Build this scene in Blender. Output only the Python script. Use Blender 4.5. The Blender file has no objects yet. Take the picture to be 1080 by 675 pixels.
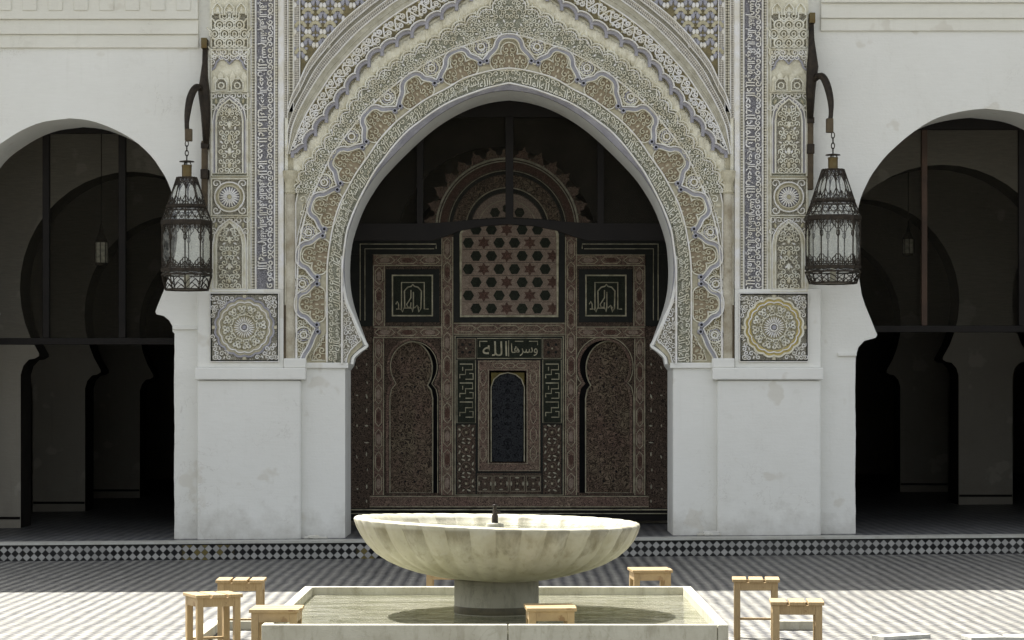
import bpy, math, random, unicodedata
from mathutils import Vector
random.seed(7)
PI = math.pi
scn = bpy.context.scene
COL = scn.collection
# ------------------------------------------------------------------ frame of reference
F = 2600.0            # focal length in photo pixels (photo 1080 wide)
EYE = 1.6
YF = 25.58            # facade plane
def X_(px, Y=YF): return (px - 540.0) * Y / F
def Z_(py, Y=YF): return EYE + (423.0 - py) * Y / F
def P(px, py, Y=YF): return (X_(px, Y), Z_(py, Y))
U = YF / F            # metres per photo pixel on the facade
CX = 537.0            # symmetry axis of the portal in pixels
def mir(p): return (2 * CX - p[0], p[1])
def tilt(x): return 0.0076 * x

# ------------------------------------------------------------------ materials
def lin(c): 
    c /= 255.0
    return c / 12.92 if c <= .04045 else ((c + .055) / 1.055) ** 2.4
def S(r, g, b, k=1.35): return tuple(min(.82, lin(v) * k) for v in (r, g, b)) + (1,)
class N:
    def __init__(s, name):
        s.m = bpy.data.materials.new(name); s.m.use_nodes = True
        s.t = s.m.node_tree; s.b = s.t.nodes['Principled BSDF']
        s.b.inputs['Specular IOR Level'].default_value = .25
    def n(s, typ, **kw):
        nd = s.t.nodes.new(typ)
        for k, v in kw.items():
            if k.startswith('i_'):
                key = k[2:]
                key = int(key) if key.isdigit() else key.replace('_', ' ')
                if hasattr(v, 'node') or isinstance(v, bpy.types.NodeSocket): s.t.links.new(v, nd.inputs[key])
                else: nd.inputs[key].default_value = v
            else: setattr(nd, k, v)
        return nd
    def link(s, a, b): s.t.links.new(a, b)
    def co(s, kind='Object', scale=(1, 1, 1), rot=(0, 0, 0), loc=(0, 0, 0)):
        tc = s.n('ShaderNodeTexCoord')
        mp = s.n('ShaderNodeMapping', i_Vector=tc.outputs[kind], i_Scale=scale, i_Rotation=rot, i_Location=loc)
        return mp.outputs[0]
    def noise(s, vec, scale, detail=4, rough=.5, dist=0):
        return s.n('ShaderNodeTexNoise', i_Vector=vec, i_Scale=scale, i_Detail=detail, i_Roughness=rough, i_Distortion=dist).outputs[0]
    def ramp(s, fac, a, b, ca=(0, 0, 0, 1), cb=(1, 1, 1, 1)):
        r = s.n('ShaderNodeValToRGB', i_Fac=fac); e = r.color_ramp.elements
        e[0].position, e[1].position = a, b; e[0].color, e[1].color = ca, cb
        return r.outputs[0]
    def mix(s, fac, a, b, mode='MIX'):
        m = s.n('ShaderNodeMix', data_type='RGBA', blend_type=mode)
        for sock, v in ((m.inputs[0], fac), (m.inputs[6], a), (m.inputs[7], b)):
            if isinstance(v, bpy.types.NodeSocket): s.link(v, sock)
            else: sock.default_value = v
        return m.outputs[2]
    def math(s, op, a, b=0.0, c=None):
        m = s.n('ShaderNodeMath', operation=op)
        for i, v in enumerate((a, b) if c is None else (a, b, c)):
            if isinstance(v, bpy.types.NodeSocket): s.link(v, m.inputs[i])
            else: m.inputs[i].default_value = v
        return m.outputs[0]
    def bump(s, h, strength=.3, dist=.01):
        bp = s.n('ShaderNodeBump', i_Height=h, i_Strength=strength, i_Distance=dist)
        s.link(bp.outputs[0], s.b.inputs['Normal'])
    def done(s, col, rough=.7):
        if isinstance(col, bpy.types.NodeSocket): s.link(col, s.b.inputs['Base Color'])
        else: s.b.inputs['Base Color'].default_value = col
        if isinstance(rough, bpy.types.NodeSocket): s.link(rough, s.b.inputs['Roughness'])
        else: s.b.inputs['Roughness'].default_value = rough
        return s.m
def plain(name, c, c2=None, scale=6, rough=.75, bump=.3, bd=.006, metal=0, fine=60):
    a = N(name); v = a.co()
    c2 = c2 or tuple(x * .72 for x in c[:3]) + (1,)
    n1 = a.noise(v, scale, 6, .6); n2 = a.noise(v, fine, 3)
    col = a.mix(a.ramp(n1, .35, .7), c, c2)
    col = a.mix(a.math('MULTIPLY', a.ramp(n2, .3, .75), .35), col, c2)
    a.bump(a.math('ADD', n1, a.math('MULTIPLY', n2, .5)), bump, bd)
    a.b.inputs['Metallic'].default_value = metal
    return a.done(col, rough)
def plaster(name, base, stain, amount=.5, seed=0):
    a = N(name); v = a.co(loc=(seed, 0, 0))
    big = a.noise(v, .8, 5, .6); mid = a.noise(v, 5, 6, .65); fine = a.noise(v, 45, 3)
    brush = a.noise(a.co(scale=(1.5, 1, 12)), 5, 4, .6)
    col = a.mix(a.math('MULTIPLY', a.ramp(big, .35, .7), .35 * amount), base, stain)
    col = a.mix(a.math('MULTIPLY', a.ramp(mid, .62, .72), .28 * amount), col, stain)
    col = a.mix(a.math('MULTIPLY', a.ramp(brush, .35, .75), .18 * amount), col, stain)
    sp = a.noise(v, 9, 8, .75)
    col = a.mix(a.math('MULTIPLY', a.ramp(sp, .705, .735), .7), col, S(120, 112, 98))
    vd = a.noise(a.co(scale=(5, 5, .35), loc=(seed * 2, 0, 3)), 3, 5, .6)          # rain streaks
    col = a.mix(a.math('MULTIPLY', a.ramp(vd, .58, .74), .22 * amount), col, stain)
    tcz = a.n('ShaderNodeSeparateXYZ', i_Vector=a.n('ShaderNodeNewGeometry').outputs[0])
    low = a.math('MULTIPLY_ADD', mid, .55, a.math('MULTIPLY', tcz.outputs[2], -.55))
    col = a.mix(a.math('MULTIPLY', a.ramp(low, .0,   .22), .42), col, S(128, 122, 108))
    ck = a.noise(a.co(loc=(seed, 3, 0)), 1.6, 7, .6, .6); ck = a.math('ABSOLUTE', a.math('SUBTRACT', ck, .5))
    col = a.mix(a.math('MULTIPLY', a.ramp(ck, .0, .004, (1, 1, 1, 1), (0, 0, 0, 1)), a.math('MULTIPLY', a.ramp(big, .5, .6), .35)), col, S(140, 134, 122))
    pt = a.noise(a.co(loc=(seed + 7, 1, 2)), 2.3, 3, .5)
    col = a.mix(a.math('MULTIPLY', a.ramp(pt, .64, .67), .5), col, S(176, 172, 160))
    a.bump(a.math('ADD', a.math('ADD', mid, a.math('MULTIPLY', fine, .3)), a.math('MULTIPLY', brush, .3)), .4, .012)
    return a.done(col, .85)
def carve(name, hi, lo, scale=40, freq=7, hi2=None, w=.45, rough=.8, bd=.01):
    a = N(name); v = a.co(scale=(1, .05, 1))
    n = a.noise(v, scale, 1.5, .5, .6)
    k = a.math('PINGPONG', a.math('MULTIPLY', n, freq), .5)
    k = a.math('MULTIPLY', k, 2)
    f = a.ramp(k, w - .12, w + .12)
    big = a.noise(a.co(loc=(3, 1, 2)), 3, 5, .6)
    top = a.mix(a.ramp(big, .35, .65), hi, hi2 or hi)
    top = a.mix(a.math('MULTIPLY', a.ramp(a.noise(a.co(), 25, 4), .4, .7), .4), top, lo)
    col = a.mix(f, lo, top)
    a.bump(f, .7, bd)
    return a.done(col, rough)
def diamonds(name, dark, light, side, vec=None, plane='XY', phase=(0, 0), extra=None, rough=.35, uv=False, worn=.4, rot=45):
    a = N(name)
    tc = a.n('ShaderNodeTexCoord'); sep = a.n('ShaderNodeSeparateXYZ', i_Vector=tc.outputs['UV' if uv else 'Object'])
    u = sep.outputs[0]; w = sep.outputs[2 if plane == 'XZ' else 1]
    if plane == 'XZ': w = a.math('ADD', w, a.math('MULTIPLY', u, -.0076))
    if plane == 'XY' and not uv:
        u = a.math('ADD', u, a.math('MULTIPLY', a.noise(a.co(), 1.3, 4, .6), .07)); w = a.math('ADD', w, a.math('MULTIPLY', a.noise(a.co(loc=(9, 9, 0)), 1.3, 4, .6), .07))
    cb = a.n('ShaderNodeCombineXYZ', i_0=a.math('ADD', u, phase[0]), i_1=a.math('ADD', w, phase[1]), i_2=0.0)
    mp = a.n('ShaderNodeMapping', i_Vector=cb.outputs[0], i_Rotation=(0, 0, math.radians(rot)), i_Scale=(1, 1, 1))
    sc = a.n('ShaderNodeVectorMath', operation='SCALE', i_0=mp.outputs[0]); sc.inputs[3].default_value = 1.0 / side
    ad = a.n('ShaderNodeVectorMath', operation='ADD', i_0=sc.outputs[0], i_1=(100, 100, .5))
    ck = a.n('ShaderNodeTexChecker', i_Vector=ad.outputs[0], i_Scale=1.0)
    fl = a.n('ShaderNodeVectorMath', operation='FLOOR', i_0=ad.outputs[0])
    wn = a.n('ShaderNodeTexWhiteNoise', i_Vector=fl.outputs[0])
    dk = a.mix(a.math('MULTIPLY', wn.outputs[0], .8), dark, tuple(x * 3.0 for x in dark[:3]) + (1,))
    lt = a.mix(a.math('MULTIPLY', wn.outputs[0], .6), light, tuple(x * .55 for x in light[:3]) + (1,))
    if extra:
        pn = a.noise(a.co(scale=(1, 1, .001) if plane == 'XZ' else (1, 1, 1)), 1.3, 2)
        m = a.math('MULTIPLY', a.ramp(pn, .6, .64), a.ramp(wn.outputs[0], .25, .4))
        dk = a.mix(m, dk, extra); 
    col = a.mix(ck.outputs[1], dk, lt)
    dust = a.noise(a.co(), 2.2, 6, .65); blot = a.noise(a.co(loc=(5, 5, 5)), .9, 7, .7)
    col = a.mix(a.math('MULTIPLY', a.ramp(blot, .45, .66), .35), col, tuple(x * .35 for x in light[:3]) + (1,))
    col = a.mix(a.math('MULTIPLY', a.ramp(dust, .4, .75), worn), col, tuple(x * .8 for x in light[:3]) + (1,))
    fr = a.n('ShaderNodeVectorMath', operation='FRACTION', i_0=ad.outputs[0])
    sp = a.n('ShaderNodeSeparateXYZ', i_Vector=fr.outputs[0])
    g = a.math('MINIMUM', a.math('PINGPONG', sp.outputs[0], .5), a.math('PINGPONG', sp.outputs[1], .5))
    g = a.ramp(g, .02, .06)
    col = a.mix(g, tuple(x * .35 for x in light[:3]) + (1,), col)
    a.bump(a.math('ADD', g, a.math('MULTIPLY', wn.outputs[0], .5)), .35, .002)
    return a.done(col, a.math('ADD', rough, a.math('MULTIPLY', dust, .35)))

M = {}
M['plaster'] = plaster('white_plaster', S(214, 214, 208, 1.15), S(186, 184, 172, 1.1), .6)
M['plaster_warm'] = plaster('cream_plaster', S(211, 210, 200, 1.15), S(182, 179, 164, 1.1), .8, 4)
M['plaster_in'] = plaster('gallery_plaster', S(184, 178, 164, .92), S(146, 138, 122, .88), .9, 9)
M['stucco'] = plain('carved_stucco', S(214, 210, 194), S(178, 172, 150), 9, .85)
M['stucco_white'] = plain('white_stucco', S(222, 220, 210), S(190, 186, 172), 9, .85)
M['cream'] = plain('cream_stucco', S(204, 201, 184), S(168, 163, 142), 12, .85, .5, .01)
M['tan'] = plain('tan_stucco', S(184, 179, 158), S(150, 144, 122), 10, .85)
M['blue'] = plain('blue_grey_paint', S(154, 154, 160), S(130, 130, 137), 14, .8)
M['purple'] = plain('violet_grey_paint', S(150, 149, 154), S(122, 121, 127), 8, .8)
M['green'] = plain('pale_green_stucco', S(172, 169, 154), S(138, 134, 118), 12, .85)
M['g_olive'] = plain('olive_ground', S(92, 86, 66), S(126, 116, 86), 14, .9)
M['g_green'] = carve('green_ground', S(176, 176, 158), S(98, 98, 84), 75, 7, w=.5)  # dark tone of the carved stucco grounds: pigment plus painted recess shade
M['g_grey'] = carve('grey_ground', S(174, 170, 154), S(90, 86, 76), 70, 6)
M['g_blue'] = carve('blue_ground', S(158, 157, 160), S(88, 87, 92), 75, 6, w=.5)
M['g_brown'] = plain('brown_ground', S(112, 101, 84), S(142, 131, 110), 20, .9)
M['g_floral'] = carve('floral_ground', S(182, 176, 152), S(112, 102, 80), 70, 7, S(176, 169, 136))
M['col'] = plain('weathered_column', S(178, 174, 158), S(128, 118, 98), 5, .85, .4, .01)
M['g_med'] = carve('medallion_ground', S(192, 186, 160), S(116, 110, 88), 75, 7)
M['ochre'] = plain('ochre_paint', S(188, 172, 112), S(158, 144, 92), 14)
M['yellow'] = plain('ochre_tile', S(172, 166, 140), S(140, 134, 108), 14, .5)
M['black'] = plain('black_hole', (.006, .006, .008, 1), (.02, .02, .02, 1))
M['check'] = diamonds('checker_band', S(58, 54, 46), S(196, 192, 174), .021, uv=True, rot=45, worn=.2, rough=.7)
M['check_fine'] = diamonds('fine_checker_band', S(92, 88, 82), S(204, 200, 188), .016, uv=True, rot=45, worn=.2, rough=.7)
M['floor'] = diamonds('courtyard_tiles', (.024, .024, .026, 1), (.26, .253, .226, 1), .076, worn=.26, rough=.5)
M['floor_in'] = diamonds('gallery_tiles', (.035, .036, .042, 1), (.20, .20, .19, 1), .083, worn=.25, rough=.3)
M['riser'] = diamonds('riser_tiles', (.003, .003, .003, 1), (.36, .355, .33, 1), .0544, plane='XZ', phase=(0, -.089), extra=(.12, .095, .03, 1), worn=.03, rough=.6)
M['wood_dark'] = plain('dark_timber', S(26, 22, 18, 1), S(16, 13, 11, 1), 4, .7)
M['reveal_shade'] = plain('painted_reveal_shade', S(52, 48, 42, 1), S(36, 33, 28, 1), 4, .85)  # shade of the unlit arch reveals, painted as a dark colour
M['shade_sheet'] = plain('dull_shade_sheet', S(66, 63, 56, 1), S(48, 45, 40, 1), 3, .85)  # dark tone stands in for shade on the wall over the screen
M['wood_bar'] = plain('brown_timber', S(80, 62, 50, 1), S(56, 44, 36, 1), 4, .7)
M['wood_base'] = carve('carved_brown_wood', S(104, 92, 78, 1.2), S(50, 42, 35, 1.1), 26, 7, S(102, 84, 72, 1.2))
M['wood_rail'] = carve('carved_rail_wood', S(142, 126, 108, 1.3), S(78, 64, 56, 1.2), 34, 6, S(136, 110, 98, 1.3))
M['wood_leaf'] = carve('carved_leaf_wood', S(124, 112, 92, 1.25), S(56, 47, 38, 1.2), 14, 8, S(118, 98, 84, 1.2), bd=.02)
M['wood_line'] = plain('gilt_line', S(176, 170, 146, 1.45), S(126, 120, 98, 1.2), 14, .6)
M['wood_black'] = plain('black_paint', S(34, 36, 30, 1), S(20, 22, 18, 1), 12, .6)
M['wood_green'] = carve('green_painted_wood', S(54, 58, 47, 1.2), S(30, 34, 27, 1.2), 60, 5)
M['wood_red'] = carve('red_painted_wood', S(114, 88, 76, 1.2), S(70, 52, 45, 1.1), 60, 5)
M['wood_pink'] = carve('faded_pink_wood', S(166, 150, 134, 1.35), S(122, 106, 94, 1.25), 80, 5)
M['wood_olive'] = plain('olive_paint', S(110, 98, 50, 1.1), S(80, 72, 40, 1), 20)
M['iron_lattice'] = carve('dark_lattice', S(52, 54, 57, 1.0), S(16, 17, 19, 1), 14, 7)
M['lattice'] = plain('grey_lattice', S(66, 68, 70, 1.0), S(44, 46, 50, 1.0), 20)
M['inlay'] = plain('bone_inlay', S(196, 192, 170, 1.2), S(150, 146, 128, 1), 20)
M['iron'] = plain('aged_iron', S(64, 56, 46, 1), S(36, 32, 28, 1), 20, .55, .4, .003, .4)
M['brass'] = plain('aged_brass', S(104, 94, 66, 1), S(96, 78, 46, 1), 18, .45, .3, .003, .6)
M['old_paint'] = plain('flaking_brown_paint', S(96, 84, 64, 1), S(64, 55, 44, 1), 9, .7)

def stone(name, a1, a2, a3, sc=3, rough=.55):
    a = N(name); v = a.co()
    n1 = a.noise(v, sc, 7, .62, .4); n2 = a.noise(a.co(scale=(1, 1, .3)), sc * 4, 6, .7); n3 = a.noise(v, 70, 3)
    col = a.mix(a.ramp(n1, .35, .68), a1, a2)
    col = a.mix(a.math('MULTIPLY', a.ramp(n2, .5, .72), .6), col, a3)
    vein = a.math('PINGPONG', a.math('MULTIPLY', a.noise(v, 1.7, 5, .6, 1.5), 5), .5)
    col = a.mix(a.math('MULTIPLY', a.ramp(vein, 0, .05, (1, 1, 1, 1), (0, 0, 0, 1)), .25), col, a3)
    a.bump(a.math('ADD', n2, a.math('MULTIPLY', n3, .4)), .35, .006)
    return a.done(col, rough)
M['wet'] = plain('algae_stain', (.05, .045, .03, 1), (.09, .08, .05, 1), 14, .3)
M['marble'] = stone('weathered_marble', (.46, .445, .36, 1), (.37, .35, .27, 1), (.20, .18, .115, 1))
M['marble_grey'] = stone('grey_marble', (.30, .29, .23, 1), (.23, .22, .165, 1), (.12, .115, .085, 1), 4)
M['ledge'] = stone('pale_marble', (.48, .48, .44, 1), (.38, .37, .32, 1), (.28, .27, .23, 1), 5)
def pine(name):
    a = N(name); tc = a.co(scale=(1, 1, 1))
    g = a.noise(a.co(scale=(30, 3, 3)), 3, 6, .6, 1.2); k = a.noise(tc, 9, 4)
    oi = a.n('ShaderNodeObjectInfo')
    col = a.mix(a.ramp(g, .35, .7), (.37, .27, .135, 1), (.25, .172, .082, 1))
    col = a.mix(a.math('MULTIPLY', a.ramp(k, .66, .7), .8), col, (.16, .08, .03, 1))
    dirt = a.noise(a.co(loc=(2, 2, 2)), 5, 5, .7); col = a.mix(a.math('MULTIPLY', a.ramp(dirt, .5, .75), .5), col, (.17, .12, .07, 1))
    col = a.mix(a.math('MULTIPLY', oi.outputs['Random'], .35), col, (.46, .34, .19, 1))
    a.bump(g, .2, .002)
    return a.done(col, .6)
M['pine'] = pine('raw_pine')
def glass(name, tint=(.9, .92, .88, 1), gl=.12, dust=.15):
    a = N(name); a.t.nodes.remove(a.b)
    out = [n for n in a.t.nodes if n.type == 'OUTPUT_MATERIAL'][0]
    tr = a.n('ShaderNodeBsdfTransparent', i_Color=tint); g = a.n('ShaderNodeBsdfGlossy', i_Roughness=.08)
    m1 = a.n('ShaderNodeMixShader', i_0=gl, i_1=tr.outputs[0], i_2=g.outputs[0])
    d = a.n('ShaderNodeBsdfDiffuse', i_Color=(.55, .55, .5, 1))
    f = a.math('MULTIPLY', a.ramp(a.noise(a.co(), 14, 5, .6), .4, .7), dust)
    m2 = a.n('ShaderNodeMixShader', i_0=f, i_1=m1.outputs[0], i_2=d.outputs[0])
    a.link(m2.outputs[0], out.inputs[0]); return a.m
M['glass'] = glass('dusty_glass', (.97, .98, .96, 1), .07, .32)
def net(name, fac=.5):
    a = N(name); a.t.nodes.remove(a.b)
    out = [n for n in a.t.nodes if n.type == 'OUTPUT_MATERIAL'][0]
    tr = a.n('ShaderNodeBsdfTransparent', i_Color=(1, 1, 1, 1)); d = a.n('ShaderNodeBsdfDiffuse', i_Color=(.03, .027, .02, 1))
    w = a.noise(a.co(scale=(1, 1, 14)), 9, 3)
    f = a.math('MULTIPLY_ADD', w, .16, fac - .08)
    m = a.n('ShaderNodeMixShader', i_0=f, i_1=tr.outputs[0], i_2=d.outputs[0])
    a.link(m.outputs[0], out.inputs[0]); return a.m
M['net'] = net('dark_netting', .2)
M['net_c'] = net('dark_netting_thin', .14)
def water(name, tint, k=.55, sc=9):
    a = N(name); a.t.nodes.remove(a.b)
    out = [n for n in a.t.nodes if n.type == 'OUTPUT_MATERIAL'][0]
    h = a.noise(a.co(), sc, 3, .5, .4)
    bp = a.n('ShaderNodeBump', i_Height=h, i_Strength=.8, i_Distance=.03)
    tr = a.n('ShaderNodeBsdfTransparent', i_Color=tint); g = a.n('ShaderNodeBsdfGlossy', i_Roughness=.04)
    a.link(bp.outputs[0], g.inputs['Normal'])
    fr = a.n('ShaderNodeFresnel', i_IOR=1.33); a.link(bp.outputs[0], fr.inputs['Normal'])
    dc = a.mix(a.ramp(a.noise(a.co(scale=(1, 3, 1)), 2.6, 6, .65, .6), .38, .62), (.47, .46, .38, 1), (.22, .22, .155, 1)); d = a.n('ShaderNodeBsdfDiffuse', i_Color=dc)
    m0 = a.n('ShaderNodeMixShader', i_0=.34, i_1=tr.outputs[0], i_2=d.outputs[0])
    m = a.n('ShaderNodeMixShader', i_0=a.math('MULTIPLY', fr.outputs[0], k), i_1=m0.outputs[0], i_2=g.outputs[0])
    a.link(m.outputs[0], out.inputs[0]); return a.m
M['water'] = water('basin_water', (.74, .76, .64, 1), .62, 6)

# ------------------------------------------------------------------ mesh builder
class MB:
    def __init__(s): s.v = []; s.f = []; s.m = []; s.uv = []; s.mats = []
    def mi(s, k):
        if k not in s.mats: s.mats.append(k)
        return s.mats.index(k)
    def add(s, vs, fs, mat, uvs=None):
        o = len(s.v); s.v += vs; i = s.mi(mat)
        for k, f in enumerate(fs):
            s.f.append(tuple(o + j for j in f)); s.m.append(i); s.uv.append(uvs[k] if uvs else None)
    def box(s, x0, x1, y0, y1, z0, z1, mat):
        x0, x1 = min(x0, x1), max(x0, x1); y0, y1 = min(y0, y1), max(y0, y1); z0, z1 = min(z0, z1), max(z0, z1)
        v = [(x, y, z) for z in (z0, z1) for y in (y0, y1) for x in (x0, x1)]
        s.add(v, [(0, 2, 3, 1), (4, 5, 7, 6), (0, 1, 5, 4), (2, 6, 7, 3), (0, 4, 6, 2), (1, 3, 7, 5)], mat)
    def pbox(s, a, b, c, d, y0, y1, mat, Y=YF):       # box from pixel rectangle x a..b, y c..d at depth plane Y
        s.box(X_(a, Y), X_(b, Y), y0, y1, Z_(d, Y), Z_(c, Y), mat)
    def plate(s, loops, y0, y1, mat):                 # filled shape with holes in XZ, front y0, back y1
        cu = bpy.data.curves.new('t', 'CURVE'); cu.dimensions = '2D'; cu.fill_mode = 'BOTH'; cu.extrude = (y1 - y0) / 2
        for lp in loops:
            sp = cu.splines.new('POLY'); sp.points.add(len(lp) - 1); sp.use_cyclic_u = True
            for i, p in enumerate(lp): sp.points[i].co = (p[0], p[1], 0, 1)
        ob = bpy.data.objects.new('t', cu); me = ob.to_mesh(); c = (y0 + y1) / 2
        s.add([(v.co.x, c - v.co.z, v.co.y) for v in me.vertices], [tuple(p.vertices) for p in me.polygons], mat)
        ob.to_mesh_clear(); bpy.data.objects.remove(ob); bpy.data.curves.remove(cu)
    def ribbon(s, pts, w, yb, h, mat, taper=True, closed=False):
        n = len(pts)
        if n < 2: return
        if mat in ('stucco', 'stucco_white', 'tan'): h *= 1.5
        vs = []
        for i, p in enumerate(pts):
            a = pts[i - 1] if i else (pts[-1] if closed else p); b = pts[(i + 1) % n] if (i < n - 1 or closed) else p
            dx, dz = b[0] - a[0], b[1] - a[1]; L = math.hypot(dx, dz) or 1; nx, nz = -dz / L, dx / L
            k = w / 2
            if taper and not closed:
                t = i / (n - 1); k *= .45 + .55 * min(1, 4 * t, 4 * (1 - t))
            e = k + h * .1
            vs += [(p[0] + nx * e, yb, p[1] + nz * e), (p[0] + nx * k * .8, yb - h, p[1] + nz * k * .8),
                   (p[0] - nx * k * .8, yb - h, p[1] - nz * k * .8), (p[0] - nx * e, yb, p[1] - nz * e)]
        fs = []
        for i in range(n if closed else n - 1):
            a = i * 4; b = ((i + 1) % n) * 4
            fs += [(a, b, b + 1, a + 1), (a + 1, b + 1, b + 2, a + 2), (a + 2, b + 2, b + 3, a + 3)]
        s.add(vs, fs, mat)
    def blob(s, c, rx, rz, yb, h, mat, ang=0, n=8):   # small raised boss / leaf
        ca, sa = math.cos(ang), math.sin(ang); vs = []
        for k, hh in ((1, 0), (.7, h)):
            for i in range(n):
                t = 2 * PI * i / n; x, z = rx * k * math.cos(t), rz * k * math.sin(t)
                vs.append((c[0] + x * ca - z * sa, yb - hh, c[1] + x * sa + z * ca))
        fs = [(i, (i + 1) % n, n + (i + 1) % n, n + i) for i in range(n)] + [tuple(range(n, 2 * n))]
        s.add(vs, fs, mat)
    def band(s, A, B, y, mat, depth=.03, uvw=None):   # strip between two equal-length curves, with edge walls
        n = len(A); vs = []; L = 0; us = [0]
        for i in range(1, n):
            L += math.hypot(A[i][0] - A[i - 1][0], A[i][1] - A[i - 1][1]); us.append(L)
        for a, b in zip(A, B): vs += [(a[0], y + depth, a[1]), (a[0], y, a[1]), (b[0], y, b[1]), (b[0], y + depth, b[1])]
        fs = []; uv = []
        for i in range(n - 1):
            a = 4 * i; b = a + 4
            w = math.hypot(A[i][0] - B[i][0], A[i][1] - B[i][1])
            for k in range(3):
                fs.append((a + k, b + k, b + k + 1, a + k + 1))
                uv.append([(us[i], 0), (us[i + 1], 0), (us[i + 1], w if not uvw else uvw), (us[i], w if not uvw else uvw)])
        fs += [(3, 2, 1, 0), (4 * n - 4, 4 * n - 3, 4 * n - 2, 4 * n - 1)]; uv += [[(0, 0)] * 4] * 2
        s.add(vs, fs, mat, uv)
    def tube(s, pts, r, mat, n=8, closed=False):
        rs = r if isinstance(r, (list, tuple)) else [r] * len(pts); vs = []; m = len(pts)
        up = Vector((0, 0, 1)); prev = None
        for i, p in enumerate(pts):
            a = Vector(pts[i - 1]) if (i or closed) else Vector(p); b = Vector(pts[(i + 1) % m]) if (i < m - 1 or closed) else Vector(p)
            d = (b - a).normalized()
            if prev is None: prev = d.orthogonal().normalized()
            q = prev - d * prev.dot(d)
            q = q.normalized() if q.length > 1e-5 else d.orthogonal().normalized()
            prev = q; w = d.cross(q)
            for k in range(n):
                t = 2 * PI * k / n; c = Vector(p) + (q * math.cos(t) + w * math.sin(t)) * rs[i]; vs.append(tuple(c))
        fs = []
        for i in range(m if closed else m - 1):
            for k in range(n):
                a = i * n + k; b = i * n + (k + 1) % n; c = ((i + 1) % m) * n + (k + 1) % n; d = ((i + 1) % m) * n + k
                fs.append((a, b, c, d))
        if not closed: fs += [tuple(range(n))[::-1], tuple(range((m - 1) * n, m * n))]
        s.add(vs, fs, mat)
    def lathe(s, prof, c, mat, n=24, rot=0, rad=None):  # prof list of (r,z), centre c
        vs = []; m = len(prof)
        for (r, z) in prof:
            for k in range(n):
                t = 2 * PI * k / n + rot; rr = r if rad is None else rad(r, z, t)
                vs.append((c[0] + rr * math.cos(t), c[1] + rr * math.sin(t), c[2] + z))
        fs = [(i * n + k, i * n + (k + 1) % n, (i + 1) * n + (k + 1) % n, (i + 1) * n + k) for i in range(m - 1) for k in range(n)]
        s.add(vs, fs, mat)
    def build(s, name, parent=None, smooth=False, bevel=0, label=None, loc=None, kind=None):
        me = bpy.data.meshes.new(name)
        if loc: s.v = [(a - loc[0], b - loc[1], c - loc[2]) for a, b, c in s.v]
        me.from_pydata(s.v, [], s.f)
        for k in s.mats: me.materials.append(M[k])
        me.polygons.foreach_set('material_index', s.m)
        if any(u for u in s.uv):
            ly = me.uv_layers.new(name='UVMap'); i = 0
            for p, u in zip(me.polygons, s.uv):
                if u:
                    for j, li in enumerate(p.loop_indices): ly.data[li].uv = u[j]
        if smooth: me.polygons.foreach_set('use_smooth', [True] * len(me.polygons))
        me.update()
        o = bpy.data.objects.new(name, me); COL.objects.link(o)
        if loc and not parent: o.location = loc
        if parent: o.parent = parent
        if parent and loc: o.location = loc
        if bevel:
            b = o.modifiers.new('bevel', 'BEVEL'); b.width = bevel; b.segments = 2; b.limit_method = 'ANGLE'
        if label: o['label'] = label
        if kind: o['kind'] = kind
        return o
def tag(o, label, cat, group=None):
    o['label'] = label; o['category'] = cat
    if group: o['group'] = group
    return o
def empty(name, label, cat, loc=(0, 0, 0), rz=0, group=None):
    o = bpy.data.objects.new(name, None); COL.objects.link(o); o.location = loc; o.rotation_euler = (0, 0, rz)
    o.empty_display_size = .1
    return tag(o, label, cat, group)

# ------------------------------------------------------------------ curve helpers
def catmull(p, sub=8, closed=False):
    out = []; n = len(p)
    for i in range(n if closed else n - 1):
        a = p[i - 1] if (i or closed) else p[0]; b = p[i]; c = p[(i + 1) % n]; d = p[(i + 2) % n] if (i + 2 < n or closed) else p[-1]
        for k in range(sub):
            t = k / sub
            out.append(tuple(.5 * ((2 * b[j]) + (c[j] - a[j]) * t + (2 * a[j] - 5 * b[j] + 4 * c[j] - d[j]) * t * t + (3 * b[j] - a[j] - 3 * c[j] + d[j]) * t ** 3) for j in range(2)))
    if not closed: out.append(tuple(p[-1]))
    return out
def resample(p, n):
    L = [0]
    for i in range(1, len(p)): L.append(L[-1] + math.hypot(p[i][0] - p[i - 1][0], p[i][1] - p[i - 1][1]))
    out = []; j = 0
    for i in range(n):
        t = L[-1] * i / (n - 1)
        while j < len(L) - 2 and L[j + 1] < t: j += 1
        k = (t - L[j]) / ((L[j + 1] - L[j]) or 1)
        out.append((p[j][0] + (p[j + 1][0] - p[j][0]) * k, p[j][1] + (p[j + 1][1] - p[j][1]) * k))
    return out
def length(p): return sum(math.hypot(p[i][0] - p[i - 1][0], p[i][1] - p[i - 1][1]) for i in range(1, len(p)))
def both(left, smooth=True):          # left half bottom->apex in pixels, mirrored to a full curve
    l = catmull(left, 6) if smooth else left
    return l + [mir(p) for p in reversed(l)][(1 if abs(l[-1][0] - CX) < .5 else 0):]
def W(pts, Y=YF): return [P(a, b, Y) for a, b in pts]
def pip(p, poly):
    x, y = p; r = False; n = len(poly); j = n - 1
    for i in range(n):
        xi, yi = poly[i]; xj, yj = poly[j]
        if (yi > y) != (yj > y) and x < (xj - xi) * (y - yi) / (yj - yi) + xi: r = not r
        j = i
    return r
def offset(pts, d, closed=False):
    out = []; n = len(pts)
    for i, p in enumerate(pts):
        a = pts[i - 1] if (i or closed) else p; b = pts[(i + 1) % n] if (i < n - 1 or closed) else p
        dx, dz = b[0] - a[0], b[1] - a[1]; L = math.hypot(dx, dz) or 1
        out.append((p[0] - dz / L * d, p[1] + dx / L * d))
    return out
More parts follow.
